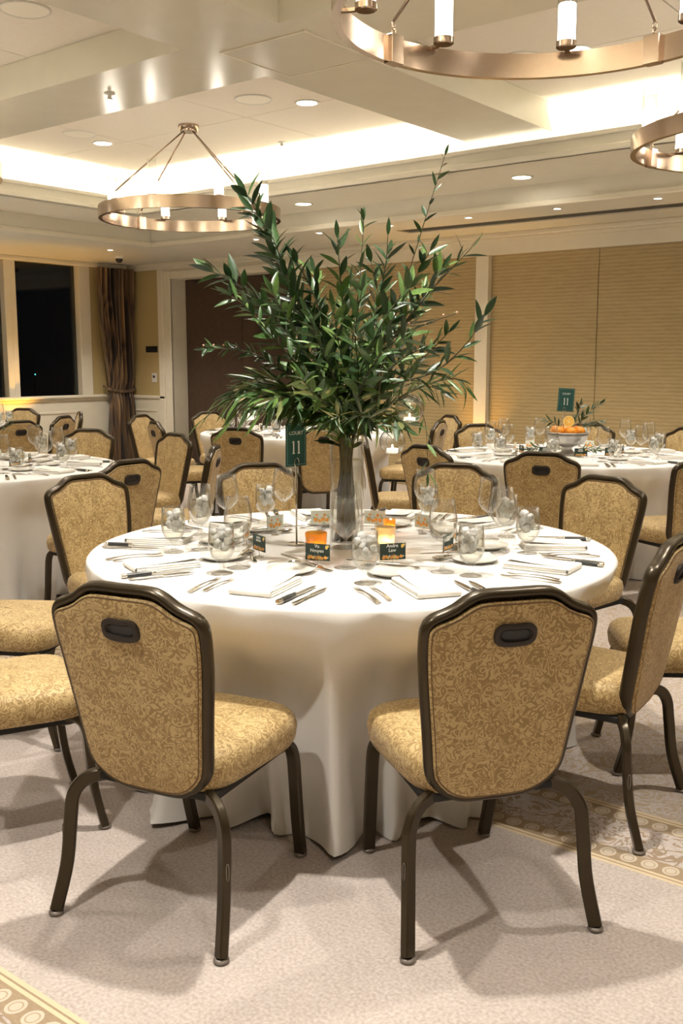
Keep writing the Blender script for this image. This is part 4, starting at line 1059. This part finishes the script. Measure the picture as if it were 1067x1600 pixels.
MIDL = ['deep green branch leaning under the broad dark leaves', 'upright deep green branch left of the slim one', 'upright deep green branch right of the slim one', 'deep green branch leaning towards the gold panels',
        'leafy branch bending out before the brown door', 'leafy branch bending out before the gold panels', 'bright leafy branch standing out at the front', 'bright leafy branch at the very front centre']
for q, px_ in enumerate(([(520, 560, 3.45), (490, 460, 3.40), (460, 405, 3.36)], [(540, 540, 3.42), (532, 440, 3.38), (527, 372, 3.36)], [(575, 540, 3.45), (600, 430, 3.42), (606, 368, 3.40)],
            [(585, 560, 3.40), (640, 450, 3.32), (672, 392, 3.28)], [(500, 580, 3.35), (450, 500, 3.22), (425, 455, 3.18)], [(560, 590, 3.30), (600, 500, 3.15), (640, 450, 3.1)],
            [(525, 600, 3.25), (500, 540, 3.1), (480, 490, 3.05)], [(560, 600, 3.25), (555, 520, 3.08), (565, 455, 3.0)], [(590, 600, 3.65), (640, 520, 3.80), (670, 460, 3.9)],
            [(510, 600, 3.65), (460, 510, 3.8), (430, 460, 3.9)], [(545, 580, 3.7), (540, 480, 3.85), (560, 420, 3.95)], [(560, 620, 3.2), (590, 560, 3.05), (630, 530, 2.98)], [(575, 570, 3.42), (635, 500, 3.36), (690, 420, 3.33)],
            [(530, 590, 3.55), (505, 500, 3.58), (490, 425, 3.6)], [(570, 590, 3.55), (590, 490, 3.6), (580, 410, 3.62)], [(600, 610, 3.45), (660, 560, 3.4), (700, 520, 3.38)], [(545, 610, 3.35), (530, 540, 3.22), (520, 480, 3.16)], [(590, 600, 3.35), (630, 560, 3.22), (660, 545, 3.15)])):
    vbranch(px_, MIDL[q] if q < len(MIDL) else LB, mats=[D, Mi, D, Li] if px_[-1][2] > 3.2 else [Mi, Li, D, Mi], leaf_len=(.060, .100), step=.026, start=.36, per=(2, 2), spread=1.0, maxn=52)
vbranch([(600, 560, 3.40), (660, 470, 3.32), (710, 415, 3.30), (736, 388, 3.28)], 'slender branch of narrow leaves pointing at the white pier top', mats=[Mi, D], leaf_len=(.065, .090), step=.030, start=.42, per=(1, 2), thin=True)
vbranch([(600, 610, 3.38), (680, 580, 3.28), (730, 535, 3.24), (758, 492, 3.22)], 'leafy branch reaching across the white pier', mats=[D, Mi], leaf_len=(.07, .10), step=.030, start=.42, per=(1, 2), spread=.8)
vbranch([(585, 640, 3.35), (600, 560, 3.22), (625, 515, 3.12), (660, 507, 3.05), (712, 490, 3.02)], 'bare brown twig with pink buds curving through the leaves', mats=[Li], leaf_len=(.012, .02), step=.2, start=.8, per=(1, 1), buds=True, r0=.0055)
vbranch([(610, 630, 3.38), (670, 600, 3.30), (712, 592, 3.27), (728, 605, 3.26)], 'leafy branch arching over the hanging globes', mats=[Mi, Li], leaf_len=(.06, .10), step=.022, start=.42, per=(2, 2), thin=True, droop=.3)
vbranch([(600, 640, 3.30), (640, 622, 3.22), (664, 660, 3.18), (668, 740, 3.17)], 'trailing sprig of bright leaves hanging below the globes', mats=[Mi, Li], leaf_len=(.045, .07), step=.042, start=.55, per=(1, 1), droop=.8, r0=.0028)
vbranch([(520, 640, 3.30), (490, 615, 3.12), (470, 590, 3.02)], 'short branch of bright leaves leaning out to the front', mats=[Li, Li, Mi], leaf_len=(.06, .10), step=.024, start=.5, per=(2, 2), spread=.9)
COL = ['low branch trailing over the rim towards the sign', 'low branch tipping over the front of the vase rim', 'low branch tipping over the rim towards the globes', 'low branch of mixed leaves at the rim centre', 'low branch behind the drooping narrow leaves', 'low branch behind the hanging globes']
for q, px_ in enumerate(([(505, 645, 3.38), (450, 638, 3.25), (420, 642, 3.2)], [(540, 650, 3.3), (530, 650, 3.15), (520, 658, 3.08)], [(580, 650, 3.35), (610, 650, 3.22), (635, 668, 3.16)], [(560, 650, 3.30), (570, 650, 3.12), (590, 665, 3.05)], [(500, 650, 3.5), (455, 640, 3.5), (415, 640, 3.5)], [(590, 640, 3.5), (640, 600, 3.5), (690, 610, 3.5)])):
    vbranch(px_, COL[q], group='collar branches over the vase rim', mats=[Mi, D, Ol, Mi], leaf_len=(.065, .11), step=.022, start=.50, per=(2, 2), spread=.95, thin=rnd() < .4, droop=.25, maxn=40)

# ---- hanging glass globes with tealights
def globe(px, py, dist, r, top, label):
    c = pix(px, py, dist); o = link('hanging_globe', None, None, c); tag(o, label, 'candle globe', 'hanging glass globes')
    prof = [(r * .45, -r * .88), (r * .70, -r * .71)] + [(r * cos(a), r * sin(a)) for a in [rad(-35 + 10 * i) for i in range(12)]] + [(r * .10, r * 1.0), (r * .06, r * 1.12)]
    m = MB().lathe([(0, -r * .88)] + prof, 32)
    link('glass', m.mesh('glass', 'globe'), o)
    link('opening_rim', MB().sweep([Vector((cos(NEAR) * r * .80, sin(NEAR) * r * .80, .0)) + Vector((-sin(NEAR), cos(NEAR), 0)) * (r * .52 * cos(t)) + Vector((0, 0, r * .12 + r * .52 * sin(t))) for t in [2 * pi * i / 24 for i in range(24)]], .0014, 6, closed=True).mesh('opening_rim', 'globe'), o)
    t = link('tealight', MB().lathe([(0, -r * .87), (.019, -r * .87), (.019, -r * .87 + .015), (.016, -r * .87 + .013), (0, -r * .87 + .013)], 20).mesh('tealight', 'tea_cup', True, 40), o)
    link('flame', MB().lathe([(0, -r * .87 + .014), (.0028, -r * .87 + .018), (.002, -r * .87 + .024), (0, -r * .87 + .028)], 8).mesh('flame', 'flame'), t)
    link('loop', MB().sweep([Vector((cos(YAW), sin(YAW), 0)) * (.008 * cos(t)) + Vector((0, 0, r * 1.12 + .009 + .011 * sin(t))) for t in [2 * pi * i / 14 for i in range(14)]], .0012, 6, closed=True).mesh('loop', 'glass'), o)
    link('cord', MB().sweep([(0, 0, r * 1.12 + .018), (0, 0, top)], .0006, 5).mesh('cord', 'switch'), o)
globe(640, 639, 3.20, .0475, .12, 'hanging glass globe with tealight among the leaves')
globe(613, 690, 3.24, .0425, .16, 'lower hanging glass globe with tealight beside the vase rim')
globe(388, 640, 3.42, .040, .10, 'hanging glass globe half hidden in the narrow leaves')
# distant city lights, seen as dots through the dark windows
for px_, py_, lb in ((3, 571, 'blue-green city light far outside, at the window edge'), (55, 585, 'small pale blue city light far outside the wide dark pane')):
    c_ = pix(px_, py_, 40); o = link('city_light', None, None, (c_.x, c_.y, c_.z)); tag(o, lb, 'city light', 'city lights outside')
    link('globe', MB().lathe([(0, -.028), (.021, -.018), (.028, 0), (.021, .018), (0, .028)], 12).mesh('globe', 'city'), o)
    link('pole', MB().sweep([(0, 0, -.025), (0, 0, -3.5)], .02, 6).mesh('pole', 'black'), o)
# fallen leaf on the cloth
o = link('fallen_leaf', LEAVES[D][0], None, P(-.185, 3.185, ZT + .010), (0, 0, YAW + rad(-115)), (.05, .05, .05)); tag(o, 'single dark leaf fallen on the white cloth', 'leaf')

# ================================================================== ORANGE BOWL TABLE
bx, by = 1.60, 7.05
bo = link('footed_bowl', None, None, P(bx, by, ZT)); tag(bo, 'grey pewter footed bowl holding oranges', 'bowl')
link('bowl', MB().lathe([(0, .060), (.05, .062), (.11, .080), (.135, .115), (.140, .155), (.145, .160), (.142, .164), (.132, .155), (.126, .116), (.10, .088), (0, .072)], 32).mesh('bowl', 'pewter'), bo)
link('foot', MB().lathe([(0, .0), (.085, .0), (.088, .006), (.075, .014), (.045, .026), (.034, .044), (.045, .064)], 28).mesh('foot', 'pewter'), bo)
link('band', MB().lathe([(.1405, .150), (.1445, .150), (.1445, .142), (.1395, .142)], 32).mesh('band', 'pewter', True, 30), bo)
or_me = MB().lathe([(.0, -1), (.2, -.98)] + [(cos(rad(a)), sin(rad(a))) for a in range(-70, 80, 15)] + [(.14, .965), (.06, .93), (0, .94)], 18).mesh('orange', 'orange')
def orange(dx, dy, z, r, lb):
    p = P(bx + dx, by + dy, ZT + z); o = link('orange', None, None, p, (U(-.4, .4), U(-.4, .4), U(0, 6))); tag(o, lb, 'orange', 'oranges in the footed bowl')
    link('peel', or_me, o, (0, 0, 0), (0, 0, 0), (r,) * 3)
    link('stem_end', MB().lathe([(0, r * .93), (.004, r * .935), (.003, r * .955), (0, r * .96)], 6).mesh('stem_end', 'greenstem'), o)
for dx, dy in ((-.072, -.043), (.004, -.083), (.074, -.040), (.072, .045), (-.075, .043), (0, .083)): orange(dx, dy, .166, .040, 'whole orange heaped in the pewter footed bowl')
def half_orange():
    m = MB().lathe([(0, -1), (.35, -.93), (.68, -.72), (.92, -.38), (1, 0)], 20)
    return m.mesh('peel', 'orange')
ho = link('orange_half', None, None, P(bx - .005, by - .045, ZT + .240), (rad(82), 0, YAW)); tag(ho, 'halved orange with cut face standing atop the heap', 'orange')
link('peel', half_orange(), ho, (0, 0, 0), (0, 0, 0), (.040,) * 3)
link('pith', MB().lathe([(.040, 0), (.036, .0012), (.0355, .0004)], 20).mesh('pith', 'pith'), ho)
for k in range(9):
    a = 2 * pi * k / 9; sg = MB()
    sg.add([(.004 * cos(a), .004 * sin(a), .0010)] + [(.035 * cos(a + d), .035 * sin(a + d), .0010) for d in (-.30, -.15, 0, .15, .30)], [(0, 1, 2, 3, 4, 5)]); link('segment', sg.mesh('segment', 'pulp', False), ho)
link('core', MB().lathe([(.0355, .0005), (0, .0006)], 20).mesh('core', 'pith'), ho)
sign(bx - .02, by + .05, ZT + .16, 8, 'dark green table number sign above the bowl of oranges', hw=.060, hh=.082, pole=.145, tilt=rad(3), base=False)
Bz = P(bx, by, ZT + .18)
def sprig(pts, n, label):
    pp = [P(bx + a, by + b, ZT + c) for a, b, c in pts]
    branch(pp, label, 'leafy sprigs around the bowl of oranges', [D, D, Mi], (.045, .070), .019, .2, (2, 2), .9, maxn=2 * n, r0=.003, name='leafy_sprig', cat='sprig')
sprig([(.06, 0, .17), (.10, 0, .26), (.15, -.02, .31), (.22, -.02, .37)], 13, 'dark leafy sprig rising beside the oranges')
sprig([(.07, -.03, .18), (.13, -.05, .22), (.21, -.05, .24)], 10, 'dark leafy sprig leaning out of the bowl')
sprig([(.03, .03, .18), (.07, .03, .28), (.09, .03, .36)], 9, 'upright leafy sprig behind the halved orange')
sprig([(-.05, 0, .18), (-.10, -.02, .23), (-.16, -.03, .24)], 8, 'leafy sprig on the sign side of the bowl')
sprig([(-.13, -.05, .03), (-.20, -.10, .06), (-.30, -.12, .05)], 10, 'leafy sprig lying on the cloth beside the bowl')
sprig([(.02, -.14, .03), (.10, -.16, .055), (.17, -.15, .045)], 8, 'leafy sprig lying on the cloth before the bowl foot')
# window table: sprig of its centrepiece at the picture edge
c2 = TAB[2]
def sprig2(pts, n, label):
    branch([P(a, b, ZT + c) for a, b, c in pts], label, 'greenery of the window table', [Mi, D], (.05, .07), .03, .25, (1, 2), .9, maxn=n, r0=.003, name='leafy_sprig', cat='sprig')
sprig2([(-2.28, 6.4, .015), (-2.22, 6.38, .16), (-2.12, 6.36, .25)], 12, 'leafy sprig on the window table near its glasses')
sprig2([(-2.30, 6.38, .015), (-2.24, 6.30, .12), (-2.16, 6.24, .14)], 10, 'low leafy sprig on the window table')
